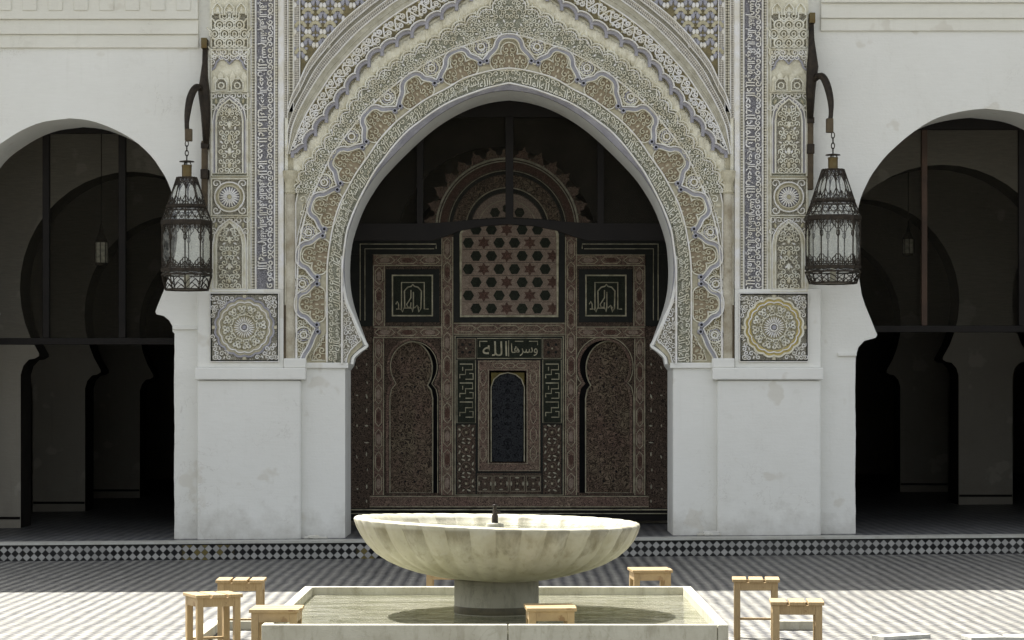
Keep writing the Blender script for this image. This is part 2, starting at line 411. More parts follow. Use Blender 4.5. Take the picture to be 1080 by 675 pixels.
class Map:                            # (u along, v across 0..1) between two curves, world coordinates
    def __init__(s, A, B, n=400): s.A = resample(A, n); s.B = resample(B, n); s.n = n; s.L = (length(s.A) + length(s.B)) / 2
    def __call__(s, u, v):
        t = max(0, min(s.n - 1.001, u / s.L * (s.n - 1))); i = int(t); k = t - i
        a = [s.A[i][j] + (s.A[i + 1][j] - s.A[i][j]) * k for j in (0, 1)]; b = [s.B[i][j] + (s.B[i + 1][j] - s.B[i][j]) * k for j in (0, 1)]
        return (a[0] + (b[0] - a[0]) * v, a[1] + (b[1] - a[1]) * v)
    def width(s, u): a = s(u, 0); b = s(u, 1); return math.hypot(a[0] - b[0], a[1] - b[1])
def spiral(c, r, a0, hand=1, turns=1.25, n=12, tail=.5):
    pts = []
    for i in range(n):
        t = i / (n - 1); rr = r * (.15 + .85 * t); a = a0 + hand * 2 * PI * turns * (t - 1)
        pts.append((c[0] + rr * math.cos(a), c[1] + rr * math.sin(a)))
    a = a0 + hand * PI / 2
    e = pts[-1]; pts.append((e[0] + math.cos(a) * r * tail + math.cos(a0) * r * tail * .3, e[1] + math.sin(a) * r * tail + math.sin(a0) * r * tail * .3))
    return pts
def curls(mb, poly, pitch, w, yb, h, mat, keep=1.0, axis=None, leaf=None, rk=.52):
    # hexagonally packed scrolls inside a polygon; axis = x of a mirror line (only x<axis is generated, then mirrored)
    xs = [p[0] for p in poly]; zs = [p[1] for p in poly]; j = 0; z = min(zs) + pitch * .5
    while z < max(zs):
        x = (axis - pitch * .5 if axis is not None else max(xs)) - (pitch * .5 if j % 2 else 0); i = 0
        while x > min(xs):
            c = (x + (random.random() - .5) * pitch * .18, z + (random.random() - .5) * pitch * .18)
            if pip(c, poly) and random.random() < keep:
                if (i + 2 * j) % 5 == 3:
                    a = random.random() * PI; q = [(c, a), ((2 * axis - c[0], c[1]), -a)] if axis is not None else [(c, a)]
                    for cc, aa in q: mb.blob(cc, pitch * .42, pitch * .2, yb, h, leaf or mat, aa)
                else:
                    s = spiral(c, pitch * rk, random.choice((0, 1, 2, 3)) * PI / 2 + .4, 1 if (i + j) % 2 else -1)
                    mb.ribbon(s, w, yb, h, mat)
                    if axis is not None: mb.ribbon([(2 * axis - a, b) for a, b in s], w, yb, h, mat)
            x -= pitch; i += 1
        z += pitch * .87; j += 1
def scrollband(mb, mp, w, yb, h, mat, leaf, k=1.0):     # undulating vine with spirals on both sides
    u = 0; s = 1; N_ = 0
    Wd = mp.width(mp.L / 2)
    per = Wd * .62 * k
    pts = []; n = int(mp.L / per * 8)
    for i in range(n + 1):
        uu = mp.L * i / n; pts.append(mp(uu, .5 + .27 * math.sin(uu / per * PI)))
    for i in range(0, n - 7, 8): mb.ribbon(pts[i:i + 9], w, yb, h, mat, taper=False)
    q = int(mp.L / per)
    for i in range(q):
        uu = (i + .5) * per; side = 1 if i % 2 == 0 else -1
        wd = mp.width(uu); c = (uu, .5 - side * .2)
        for jj in range(2):
            sp = spiral((0, 0), per * (.42, .2)[jj], side * (PI / 2 + .5 - jj * 2), side * (1, -1)[jj], 1.5, 14)
            cc = (c[0] + jj * per * .42, c[1] + jj * side * .48)
            mb.ribbon([mp(cc[0] + a, max(.03, min(.97, cc[1] + b / wd))) for a, b in sp], w, yb, h, mat)
        mb.blob(mp(uu + per * .1, .5 + side * .36), wd * .13, wd * .07, yb, h, leaf, random.random() * 3)

# ------------------------------------------------------------------ Arabic lettering (real glyphs, shaped here)
FORMS = {}
for cp in range(0xFE80, 0xFEFD):
    d = unicodedata.decomposition(chr(cp)).split()
    if len(d) == 2: FORMS.setdefault(chr(int(d[1], 16)), {})[d[0]] = chr(cp)
    elif len(d) == 3: FORMS.setdefault(chr(int(d[1], 16)) + chr(int(d[2], 16)), {})[d[0]] = chr(cp)
def shape(text):
    toks = []; i = 0
    while i < len(text):
        if text[i:i + 2] in FORMS: toks.append(text[i:i + 2]); i += 2
        else: toks.append(text[i]); i += 1
    out = []
    for i, c in enumerate(toks):
        f = FORMS.get(c)
        if not f: out.append(c); continue
        pr = i and FORMS.get(toks[i - 1]) and '<initial>' in FORMS[toks[i - 1]]
        nx = i + 1 < len(toks) and toks[i + 1] in FORMS and '<initial>' in f and '<final>' in FORMS[toks[i + 1]]
        k = '<medial>' if pr and nx else '<final>' if pr else '<initial>' if nx else '<isolated>'
        out.append(f.get(k) or f.get('<isolated>') or c)
    return ''.join(reversed(out))
GL = {}
def glyph(word, off=.012):
    if (word, off) in GL: return GL[(word, off)]
    cu = bpy.data.curves.new('t', 'FONT'); cu.body = shape(word); cu.resolution_u = 2; cu.offset = off; cu.extrude = .5
    ob = bpy.data.objects.new('t', cu); COL.objects.link(ob); bpy.context.view_layer.update()
    me = ob.evaluated_get(bpy.context.evaluated_depsgraph_get()).to_mesh()
    vs = [(v.co.x, v.co.y, v.co.z) for v in me.vertices]; fs = [tuple(p.vertices) for p in me.polygons]
    bpy.data.objects.remove(ob); bpy.data.curves.remove(cu)
    x0 = min(v[0] for v in vs); x1 = max(v[0] for v in vs); y0 = min(v[1] for v in vs); y1 = max(v[1] for v in vs)
    GL[(word, off)] = ([((x - x0) / (y1 - y0), (y - y0) / (y1 - y0), z) for x, y, z in vs], fs, (x1 - x0) / (y1 - y0))
    return GL[(word, off)]
WORDS = ['بسم', 'الله', 'الرحمن', 'الرحيم', 'الملك', 'لله', 'الحمد', 'لله', 'العافية', 'الباقية', 'العز', 'القائم']
def textband(mb, mp, yb, h, mat, v0=.1, v1=.9, squeeze=.62, flip=False, start=0, off=.02):
    i = start; u = 0
    while True:
        vs, fs, asp = glyph(WORDS[i % len(WORDS)], off); i += 1
        wd = mp.width(min(mp.L, u + .01)) * (v1 - v0); adv = asp * wd * squeeze
        if u + adv > mp.L: break
        out = []
        for x, y, z in vs:
            uu = u + x / asp * adv; vv = v0 + y * (v1 - v0)
            if flip: uu = mp.L - uu; vv = 1 - vv
            q = mp(uu, vv); out.append((q[0], yb - h * (z + .5), q[1]))
        mb.add(out, fs, mat); u += adv + wd * .06
def textbox(mb, word, x0, x1, z0, z1, yb, h, mat, off=.02):
    vs, fs, asp = glyph(word, off)
    mb.add([(x0 + (x1 - x0) * x / asp, yb - h * (z + .5), z0 + (z1 - z0) * y) for x, y, z in vs], fs, mat)

# ================================================================== SETTING: ground, platform
def sm(t): t = max(0, min(1, t)); return t * t * (3 - 2 * t)
def zfloor(x, y): return (tilt(max(-9, min(9, x))) + .013) * sm((y - 18.5) / 6)
def grid(name, xs, ys, zf, mat, kind='structure'):
    mb = MB(); vs = [(x, y, zf(x, y)) for y in ys for x in xs]; n = len(xs)
    mb.add(vs, [(j * n + i, j * n + i + 1, (j + 1) * n + i + 1, (j + 1) * n + i) for j in range(len(ys) - 1) for i in range(n - 1)], mat)
    o = mb.build(name); o['kind'] = kind; return o
grid('courtyard_floor', [-300, -60, -15, -9, -6, -4, -2, 0, 2, 4, 6, 9, 15, 60, 300],
     [-300, -60, -10, 5, 12, 16, 18.5] + [18.5 + .5 * i for i in range(1, 14)] + [25.3], zfloor, 'floor')
YR = 25.0                                              # front of the raised platform
def ztop(x): return .194 + tilt(max(-9, min(9, x)))
xs = [-14, -9, -6, -3, 0, 3, 6, 9, 14]
pl = grid('platform', xs, [YR + .02, 26, 28, 34, 47], lambda x, y: ztop(x), 'floor_in')
mb = MB()
def strip(mb, z0, z1, y0, y1, mat, n=1):
    for a, b in zip(xs[:-1], xs[1:]):
        v = []
        for x in (a, b):
            zt = ztop(x); v += [(x, y0, zt + z0), (x, y0, zt + z1), (x, y1, zt + z1), (x, y1, zt + z0)]
        mb.add(v, [(0, 4, 5, 1), (1, 5, 6, 2), (3, 2, 6, 7), (0, 3, 7, 4)], mat)
strip(mb, -.30, -.018, YR, YR + .02, 'riser'); mb.build('tiled_riser', pl)
mb = MB(); strip(mb, -.0175, -.0005, YR - .012, YR + .30, 'ledge'); strip(mb, -.0005, .004, YR - .012, YR + .28, 'ledge')
mb.build('marble_ledge', pl)
mb = MB(); strip(mb, -.030, -.018, YR - .004, YR, 'wood_black'); strip(mb, -.30, -.181, YR - .004, YR, 'wood_black'); mb.build('tile_border', pl)

# ================================================================== FACADE
fac = empty('courtyard_facade', 'white plastered courtyard facade with a carved stucco portal between two horseshoe arches', 'facade', (0, YF, 0))
class FB(MB):
    def build(s, name, parent=fac, **kw):
        s.v = [(a, b - YF, c) for a, b, c in s.v]
        return MB.build(s, name, parent, **kw)
WT = .9                                                # wall thickness
back = [(370, 640), (370, 391), (373.5, 386), (375.5, 378), (381.5, 372), (388, 366), (384.4, 354), (378.5, 338), (372.6, 319),
        (369.6, 300), (369.4, 279), (371.5, 258.5), (377, 239), (386, 217), (401, 193), (414.8, 177), (429.6, 162),
        (444.4, 148), (459, 136), (474, 126), (489, 118), (504, 112), (520, 108), (537, 106)]
k_ = YF / (YF + WT)
face = [(540 + (x - 540) / k_, 423 + (y - 423) / k_) for x, y in back]
CX_f = 540 + (CX - 540) / k_
def mirf(p): return (2 * CX_f - p[0], p[1])
open_c = face[:6] + catmull(face[5:], 3)[1:]
open_full = open_c + [mirf(p) for p in reversed(open_c[:-1])]
def sidearch(half, cx):                                # right-hand outline, apex first; mirrored about cx
    sm_ = catmull(half[:10], 4) + half[10:]
    return sm_ + [(2 * cx - x, y) for x, y in reversed(sm_[1:])]
La = [(72, 124), (100, 128), (130, 141), (158, 163), (176, 192), (185, 222), (186, 250), (182, 275), (174, 300), (163, 328), (164, 331), (172, 333), (178, 338), (181, 344), (181, 350), (183, 352), (183, 640)]
Ra = [(1041, 114), (1012, 117), (985, 126), (961, 141), (932, 168), (914, 195), (905, 225), (904, 262), (910, 310), (926, 353), (924, 356), (912, 359), (906, 366), (903, 376), (903, 382), (903, 384), (903, 640)]
archL = sidearch(La, 72); archR = sidearch(Ra, 1041)
def shift(lp, d): return [(x + d, y) for x, y in lp]
lay_top = -260
def wobbly(lp, amp=.45, seed=0):
    out = []
    for i, p in enumerate(lp):
        q = lp[(i + 1) % len(lp)]; L = math.hypot(q[0] - p[0], q[1] - p[1]); n = max(1, int(L / 9)) if L < 400 else 12
        for k in range(n):
            x, y = p[0] + (q[0] - p[0]) * k / n, p[1] + (q[1] - p[1]) * k / n
            out.append((x + amp * (math.sin(x * .11 + y * .07 + seed) + .6 * math.sin(y * .31 + seed * 2)) * .6, y + amp * math.sin(x * .13 + seed) * .6))
    return out
mb = FB()
outer = [(-620, 600), (-620, lay_top), (1700, lay_top), (1700, 600)]
yw = YF + .06
mb.plate([W(outer), W(open_full), W(wobbly(archL)), W(wobbly(archR, .5, 2))], yw, YF + WT, 'plaster')  # unseen outer arches left out, wall kept solid to darken the gallery
wall = mb.build('wall')
# portal background field (slightly proud), carries all the carving
mb = FB()
mb.plate([W([(300, 384), (300, -120), (774, -120), (774, 384), ] + [(704.5, 384)] + [p for p in reversed(open_full) if p[1] < 388][0:] + [(368.5, 384)])], YF, yw, 'tan')
mb.build('portal_field')
# jamb piers, pilasters, caps
for sgn in (0, 1):
    f = (lambda p: p) if not sgn else mir
    def bx(mb, a, b, c, d, y0, y1, mat):
        if sgn: a, b = 2 * CX - b, 2 * CX - a
        mb.pbox(a, b, c, d, y0, y1, mat)
    mb = FB(); bx(mb, 317, 364.0, 388, 620, YF + .0, yw, 'plaster'); mb.build('jamb_pier')
    mb = FB(); bx(mb, 322, 367.5, 382.5, 388.5, YF - .03, yw, 'plaster'); mb.build('jamb_impost', bevel=.008)
    mb = FB(); bx(mb, 209, 318, 401, 640, YF - .08, yw, 'plaster'); mb.build('pilaster', bevel=.022)
    mb = FB(); bx(mb, 207, 323.5, 388, 400.6, YF - .12, yw, 'plaster'); bx(mb, 300, 323.5, 378, 388, YF - .10, yw, 'plaster')
    mb.build('pilaster_cap', bevel=.012)
    mb = FB(); bx(mb, 209, 299.5, 305, 388, YF - .05, yw, 'plaster'); mb.build('pilaster_frame', bevel=.006)
    mb = FB(); bx(mb, 221.5, 299.5, -120, 305, YF - .02, yw, 'stucco'); mb.build('pilaster_shaft')
mb = FB(); mb.pbox(181.5, 209, 343, 347.5, YF + .03, yw, 'plaster'); mb.build('arch_impost', bevel=.006)
mb = FB(); mb.pbox(884, 904, 372, 375.5, YF + .03, yw, 'plaster'); mb.build('arch_impost', bevel=.006)
# cornices
for (a, b, ys, dent) in ((-620, 209, (50, 36, 20.5), (11.5, -14)), (866, 1700, (32, 19, 3), (-8, -34))):
    mb = FB()
    mb.pbox(a, b, ys[1], ys[0], yw - .03, yw, 'plaster_warm'); mb.pbox(a, b, ys[2], ys[1], yw - .055, yw, 'plaster_warm')
    mb.pbox(a, b, dent[1] - 25, ys[2], yw - .085, yw, 'plaster_warm'); mb.pbox(a, b, dent[1] - 45, dent[1] - 25, yw - .35, yw, 'plaster_warm')
    c = mb.build('cornice', bevel=.008)
    x = 5.5 + 27.0 * (-3 if a < 0 else 33)
    while x < min(b - 10, 1200):
        if x > a + 4 and x > -60:
            mb = FB(); mb.pbox(x - 8, x + 7, dent[1], dent[0], yw - .098, yw - .084, 'plaster_warm'); mb.build('dentil', c, bevel=.006)
        x += 27.0
# roof eave that shades the court
mb = FB()
mb.box(-9, 14, YF - 1.05, YF + 1.2, 8.05, 8.2, 'wood_dark'); mb.box(-9, 14, YF - 1.08, YF + 1.2, 8.2, 8.32, 'green')
mb.box(-7, 12.0, YF + .06, YF + WT, Z_(lay_top) - .05, 8.05, 'plaster')
mb.build('roof_eave')

# ---- arch curves (photo pixels, left halves) 
C0 = [(361, 384), (361, 330), (361, 296), (361.5, 279), (363.7, 260), (366.7, 242), (374, 222), (383, 203), (394, 183), (403, 170.5), (414.8, 155), (429.6, 139), (444.4, 127.5), (459, 117), (474, 108.3), (489, 102), (500, 98), (514, 93.3), (537, 88)]
C1 = [(345, 382), (345, 330), (345, 290), (346, 272), (349, 251), (353, 232), (359, 214), (366.7, 199), (375.6, 183), (387.4, 166.5), (400, 148), (414.8, 131.5), (429.6, 119), (449, 105), (471, 93.5), (490, 82.5), (510, 76.5), (524, 73.5), (537, 72)]
CT = [(313, 380), (313, 330), (314, 290), (314.8, 275), (316.5, 254), (322, 229), (329.6, 206.7), (340, 184), (350, 164), (363.7, 145), (383, 121), (404.4, 100), (429.6, 80), (459, 62), (480, 52.5), (502, 44.4), (520, 39), (537, 36)]
CB = [(309, 161.5), (316, 162.5), (328, 146), (338.5, 132), (350, 118), (360.7, 103), (371, 89.5), (383, 74), (396, 59.5), (413, 48.5), (430, 38.5), (445.5, 29), (461, 19.5), (476.6, 10), (492, 0), (510, -11), (525, -20), (537, -26)]
CS = [(305.5, 163), (308.5, 154), (312.5, 144), (319.5, 127.5), (330, 109), (339.5, 94.5), (350, 79), (363.7, 63), (383, 43), (400, 28), (419, 14), (440, 1), (465, -13), (500, -30), (537, -42)]
CG = [(303.5, 163), (306, 148), (309, 133), (317, 114), (327, 96), (342, 73), (358, 54), (375, 36), (395, 18.5), (417, 2), (440, -12), (465, -26), (500, -42), (537, -54)]
CW = [(302, 163), (303, 142), (306, 128), (312, 112), (321.5, 94), (333, 73), (350.5, 50.5), (369.5, 31), (392, 12.5), (403, 4), (425, -12), (455, -30), (500, -54), (537, -68)]
CK = [(303, 122), (308, 110), (316, 96), (327, 74), (344.5, 51.5), (364, 30), (387, 10), (400, 0), (420, -16), (455, -37), (500, -61), (537, -75)]
CO = [(304, 116), (309, 100), (316, 87), (324.4, 68.5), (335.5, 53), (349, 36.5), (362, 23), (374, 12.5), (389, .5), (405, -12), (450, -42), (500, -68), (537, -82)]
full = {k: W(both(v)) for k, v in dict(C0=C0, C1=C1, CT=CT, CB=CB, CS=CS, CG=CG, CW=CW, CK=CK, CO=CO).items()}
NB = 260
def R(k): return resample(full[k], NB)
ys_ = YF                                               # plane of the portal field
# fillet between the arris and the opening
mb = FB()
A = R('C0'); O = resample(W(open_full[1:-1]), 4000)
def nearest(p, pts): return min(pts, key=lambda q: (q[0] - p[0]) ** 2 + (q[1] - p[1]) ** 2)
A2 = [p for p in A if p[1] > Z_(318)]
B2 = [nearest(p, O) for p in A2]
vs = []
for a, b in zip(A2, B2):
    m1 = (a[0] + (b[0] - a[0]) * .45, a[1] + (b[1] - a[1]) * .45)
    vs += [(a[0], ys_ + .001, a[1]), (a[0], ys_ - .045, a[1]), (m1[0], ys_ - .03, m1[1]), (b[0], ys_ + .0, b[1]), (b[0], ys_ + .06, b[1])]
n = len(A2)
mb.add(vs, [(i * 5 + k, i * 5 + 5 + k, i * 5 + 6 + k, i * 5 + 1 + k) for i in range(n - 1) for k in range(4)], 'purple')
mb.ribbon(A, .017, ys_ - .03, .022, 'stucco_white', False)
mb.build('arch_fillet')
# lower flared spandrels beside the opening + smooth corbel edge
for sgn in (0, 1):
    f = (lambda q: q) if not sgn else mir
    poly = [f(p) for p in [(361.5, 300), (364.5, 320), (371, 334), (377, 349), (381, 359), (376, 363), (370, 369), (366.5, 375), (365, 382), (361.5, 382)]]
    mb = FB(); pw = W(poly); mb.plate([pw], ys_ - .012, ys_, 'g_grey')
    curls(mb, pw, .054, .009, ys_ - .012, .012, 'stucco_white'); mb.ribbon(pw + [pw[0]], .012, ys_ - .012, .016, 'stucco_white', False)
    mb.build('carved_spandrel')
    mb = FB()
    edge = [f(p) for p in [(361.2, 270), (361, 285), (362, 300), (366, 319), (372.5, 334), (379, 349), (385.5, 362), (386.5, 365.5), (379, 371), (373, 377), (371.5, 384)]]
    mb.ribbon(W(catmull(edge, 4)), .030, ys_ + .001, .028, 'plaster', False); mb.build('corbel_edge')
# inscription band
mb = FB(); A, B = R('C0'), R('C1'); mb.band(A, B, ys_ - .008, 'g_green', .01)
mp = Map(full['C0'], full['C1']); textband(mb, mp, ys_ - .008, .014, 'stucco', .12, .62, .8, start=0, off=.015)
mpu = Map([mp(mp.L * i / 399, .6) for i in range(400)], [mp(mp.L * i / 399, .95) for i in range(400)])
for i in range(int(mp.L / .06)):
    u = .04 + i * .06; s = spiral((0, 0), .028, random.random() * 6, random.choice((-1, 1)), 1.1, 9)
    mb.ribbon([mp(u + a, max(.05, min(.95, .74 + b / .17))) for a, b in s], .0095, ys_ - .008, .012, 'stucco')
mb.ribbon(B, .015, ys_ - .006, .018, 'stucco_white', False)
mb.build('inscription_band')
# lobed arch
cus = [(319, 379), (335, 346.3), (335, 296), (341.6, 245.5), (357.8, 197.2), (384.6, 153), (419.5, 115), (461.8, 86.7), (510, 66)]
pk = [None, (313.5, 321), (315, 268), (328, 215), (352, 165), (387.5, 119), (432, 81.5), (480, 54.5), (537, 38.8)]
prof = [(0, 0), (.12, .28), (.2, .44), (.25, .58), (.28, .78), (.36, .95), (.5, 1), (.64, .95), (.72, .78), (.75, .58), (.8, .44), (.88, .28), (1, 0)]
def lobe(a, b, p, k=1.0): 
    m = ((a[0] + b[0]) / 2, (a[1] + b[1]) / 2)
    return [(a[0] + t * (b[0] - a[0]) + h * k * (p[0] - m[0]), a[1] + t * (b[1] - a[1]) + h * k * (p[1] - m[1])) for t, h in prof]
outl = [(319, 381), (322, 374), (327, 366), (331, 356)]
lobes = []
for i in range(1, 8):
    l = lobe(cus[i], cus[i + 1], pk[i]); lobes.append((cus[i], cus[i + 1], pk[i])); outl += l[:-1]
cl = lobe((510, 66), mir((510, 66)), (537, 38.8)); lobes_c = ((510, 66), mir((510, 66)), (537, 38.8))
outl += cl[:7]
outl_full = outl + [mir(p) for p in reversed(outl[:-1])]
lob = W(catmull(outl_full, 3))
mb = FB(); mb.ribbon(lob, .046, ys_ - .012, .022, 'blue', False)
mb.ribbon(offset(lob, .026), .011, ys_ - .012, .034, 'stucco_white', False); mb.ribbon(offset(lob, -.022), .010, ys_ - .012, .030, 'stucco', False)
allc = cus[1:] + [mir(c) for c in cus[1:]]
for c in allc:
    i = min(range(len(lob)), key=lambda q: (lob[q][0] - P(*c)[0]) ** 2 + (lob[q][1] - P(*c)[1]) ** 2)
    nb = offset(lob, .0)[max(0, i - 3)]; nc = lob[min(len(lob) - 1, i + 3)]
    d = math.hypot(nc[0] - nb[0], nc[1] - nb[1]) or 1; tx, tz = (nc[0] - nb[0]) / d, (nc[1] - nb[1]) / d
    for s in (-1, 1):
        q = (lob[i][0] + tx * .036 * s, lob[i][1] + tz * .036 * s)
        mb.blob(q, .034, .034, ys_ - .010, .055, 'blue', 0, 14); mb.blob(q, .016, .016, ys_ - .0645, .003, 'black', 0, 10)
mb.build('lobed_arch')
# palmettes inside the lobes
mb = FB()
def palmette(a, b, p, m_):
    a, b, p = P(*m_(a)), P(*m_(b)), P(*m_(p))
    m = ((a[0] + b[0]) / 2, (a[1] + b[1]) / 2); ux, uz = b[0] - a[0], b[1] - a[1]; L = math.hypot(ux, uz); ux /= L; uz /= L
    vx, vz = -uz, ux
    if (p[0] - m[0]) * vx + (p[1] - m[1]) * vz < 0: vx, vz = -vx, -vz
    hx = ((p[0] - m[0]) * vx + (p[1] - m[1]) * vz)
    sk = ((p[0] - m[0]) * ux + (p[1] - m[1]) * uz) / hx
    base = -.085; r = L * .165
    T = lambda x, y: (m[0] + ux * (x + sk * max(0, y)) + vx * y, m[1] + uz * (x + sk * max(0, y)) + vz * y)
    cs = [(-L * .21, base + r * 1.0), (L * .21, base + r * 1.0), (0, base + r * 2.35)]
    poly = []
    for (cx, cy), (t0, t1) in zip((cs[1], cs[2], cs[0]), ((-80, 110), (-30, 210), (70, 260))):
        poly += [(cx + r * math.cos(math.radians(t0 + (t1 - t0) * i / 10)), cy + r * math.sin(math.radians(t0 + (t1 - t0) * i / 10))) for i in range(11)]
    poly = [(x, max(y, base + .004)) for x, y in poly]
    mb.plate([[T(x, y) for x, y in poly]], ys_ - .004, ys_ + .01, 'g_brown')
    mb.ribbon([T(x, y) for x, y in poly], .012, ys_ - .004, .014, 'stucco', False, True)
    for (cx, cy) in cs:
        for s in (-1, 1):
            mb.ribbon([T(x, y) for x, y in spiral((cx + s * r * .38, cy + .01), r * .40, PI / 2 - s * .9, s, 1.2, 10)], .013, ys_ - .004, .014, 'tan')
            mb.ribbon([T(x, y) for x, y in spiral((cx + s * r * .3, cy - r * .52), r * .26, -PI / 2 + s * .9, -s, 1.2, 8)], .011, ys_ - .004, .014, 'tan')
    for q in ((0, base + r * 1.15), (0, base + r * .4), (-L * .21, base + r * 1.5), (L * .21, base + r * 1.5), (0, base + r * 3)):
        mb.blob(T(*q), r * .15, r * .26, ys_ - .004, .014, 'tan', math.atan2(vz, vx) - PI / 2)
for a, b, p in lobes:
    palmette(a, b, p, lambda q: q); palmette(a, b, p, mir)
palmette(*lobes_c, lambda q: q)
for m_ in (lambda q: q, mir):                          # half palmette at the foot
    pw = W([m_(q) for q in [(329, 380), (332, 370), (337, 363), (341, 355), (344, 352), (344, 380)]])
    mb.plate([pw], ys_ - .004, ys_ + .01, 'g_brown'); curls(mb, pw, .07, .013, ys_ - .004, .014, 'tan'); mb.ribbon(pw, .012, ys_ - .004, .014, 'stucco', False, True)
mb.build('palmette_carving')
# floral zone between lobes and thin arc
mb = FB()
ctf = full['CT']; half = len(lob) // 2
pw = ctf + list(reversed(lob)); mb.plate([pw], ys_ - .010, ys_ + .01, 'g_floral')
n_ = len(pw)
random.seed(3)
curls(mb, pw, .054, .0088, ys_ - .010, .013, 'stucco', .93, leaf='yellow')
for c in cus[1:]:
    for m_ in (lambda q: q, mir):
        x, z = P(*m_(c)); d = Vector((x - P(CX, 250)[0], z - P(CX, 250)[1])).normalized(); q = (x + d.x * .16, z + d.y * .16)
        for rr, mt in ((.085, 'stucco'), (.06, 'purple'), (.035, 'stucco_white')):
            mb.ribbon([(q[0] + rr * math.cos(t * PI / 6), q[1] + rr * math.sin(t * PI / 6)) for t in range(12)], .013, ys_ - .012, .016, mt, False, True)
mb.ribbon(resample(ctf, NB), .016, ys_ - .008, .022, 'stucco_white', False); mb.ribbon(offset(resample(ctf, NB), .03), .008, ys_ - .008, .018, 'stucco_white', False)
mb.build('floral_band')
# stepped scalloped floral field above the arc
def bumps(pts, period, amp, k=5, hump=True):           # scalloped version of a curve (world units)
    L = length(pts); n = int(L / period); out = []
    rs = resample(pts, n * 8 + 1)
    of = offset(rs, 1.0)
    for i, p in enumerate(rs):
        t = (i % 8) / 8; a = amp * math.sin(PI * t) ** .6 if hump else amp * abs(math.cos(PI * t))
        d = (of[i][0] - p[0], of[i][1] - p[1]); out.append((p[0] + d[0] * a, p[1] + d[1] * a))
    return out
CF = [(312, 380), (312, 300), (312, 250), (313, 215), (316, 188), (322, 177), (329.6, 168.5), (340, 155), (353, 134.4), (366.7, 116.7), (380, 99), (394, 84.5), (409, 73.5), (424.4, 63), (440, 54), (456, 44.7), (472, 35), (487, 26), (502, 17), (517, 9), (528, -4), (537, -16)]
cff = W(both(CF)); full['CF'] = cff
mb = FB()
sc = bumps(resample(cff, 300), .152, .045)
inner = resample(full['CT'], 400)
cut = [p for p in sc if p[1] > Z_(206)]; cin = [p for p in inner if p[1] > Z_(206)]
pw = cut + list(reversed(cin)); mb.plate([pw], ys_ - .030, ys_ + .01, 'g_green')
curls(mb, pw, .052, .0086, ys_ - .030, .013, 'stucco', .95, axis=P(CX, 0)[0], leaf='stucco_white')
mb.ribbon(cut, .014, ys_ - .030, .022, 'stucco', False); mb.ribbon(offset(cut, -.03), .009, ys_ - .030, .016, 'stucco_white', False)
# stepped finials rising from the field
for i, q in enumerate(resample([p for p in cff if p[1] > Z_(170)], 35)):
    if q[1] > 6.1: continue
    x, z = q; hh = .075 + (.03 if i % 2 else 0)
    mb.plate([[(x - .035, z - .03), (x - .035, z + hh * .6), (x - .02, z + hh), (x + .02, z + hh), (x + .035, z + hh * .6), (x + .035, z - .03)]], ys_ - .028, ys_, 'green')
    mb.ribbon([(x - .035, z - .03), (x - .035, z + hh * .6), (x - .02, z + hh), (x + .02, z + hh), (x + .035, z + hh * .6), (x + .035, z - .03)], .012, ys_ - .028, .012, 'stucco' if i % 2 else 'tan', False)
    mb.blob((x, z + hh * .45), .012, .02, ys_ - .028, .014, 'stucco')
mb.build('floral_field')
# side strips next to the colonette, below the scallops
for sgn in (0, 1):
    f = (lambda q: q) if not sgn else mir
    mb = FB(); pw = W([f(p) for p in [(313, 378), (313, 300), (314, 254), (322, 226), (331, 202), (318, 202), (314.5, 196), (306, 196), (306, 378)]])
    mb.plate([pw], ys_ - .006, ys_ + .01, 'green')
    pw2 = W([f(p) for p in [(316, 250), (323, 224), (332, 203), (319, 203), (316, 212)]]); curls(mb, pw2, .08, .012, ys_ - .006, .012, 'stucco')
    mb.ribbon(W([f((312, 378)), f((312, 215)), f((315, 200))]), .012, ys_ - .006, .02, 'stucco_white', False)
    mb.build('carved_strip')
# cream stalactite zone and blue lambrequin
cbf = full['CB']
mb = FB(); cb2 = resample(cbf, 400)
low = [p for p in resample(cff, 400) if p[1] > Z_(196)]
mb.plate([cb2 + [P(*mir((309, 196)))] + list(reversed(low)) + [P(309, 196)]], ys_ - .016, ys_ + .01, 'cream')
for i, q in enumerate(resample(cbf, 118)[1:-1]):       # drooping stalactite flutes
    if q[1] > 6.0: continue
    lowz = min([p for p in cff if abs(p[0] - q[0]) < .06 and p[1] < q[1] + .3] or [q], key=lambda p: abs(p[0] - q[0]))[1]
    zt = q[1] - .02; zb = max(lowz + .03, zt - .30)
    if zt - zb < .05: continue
    r = .044; vs = []; zc = zt - .01
    ring = [(zc, .15), (zc - .012, .7), (zc - .035, 1), (zb + .05, .92), (zb + .01, .35)]
    for z, k in ring:
        for j in range(5):
            t = PI * j / 4; vs.append((q[0] + r * k * math.cos(t), ys_ - .014 - (.045 if i % 2 else .035) * k * math.sin(t), z))
    mb.add(vs, [(a * 5 + b, a * 5 + b + 1, a * 5 + b + 6, a * 5 + b + 5) for a in range(4) for b in range(4)], 'cream')
mb.build('stalactite_band')
mb = FB(); sc = bumps(resample(cbf, 400), .178, .04)
mb.ribbon(sc, .040, ys_ - .05, .03, 'purple', False); mb.ribbon(offset(sc, .026), .013, ys_ - .03, .055, 'stucco_white', False)
for i in range(0, len(sc), 8):
    x, z = sc[i]; mb.ribbon([(x, z + .01), (x + .001, z - .03), (x, z - .055)], .034, ys_ - .05, .028, 'purple', False)
mb.build('lambrequin')
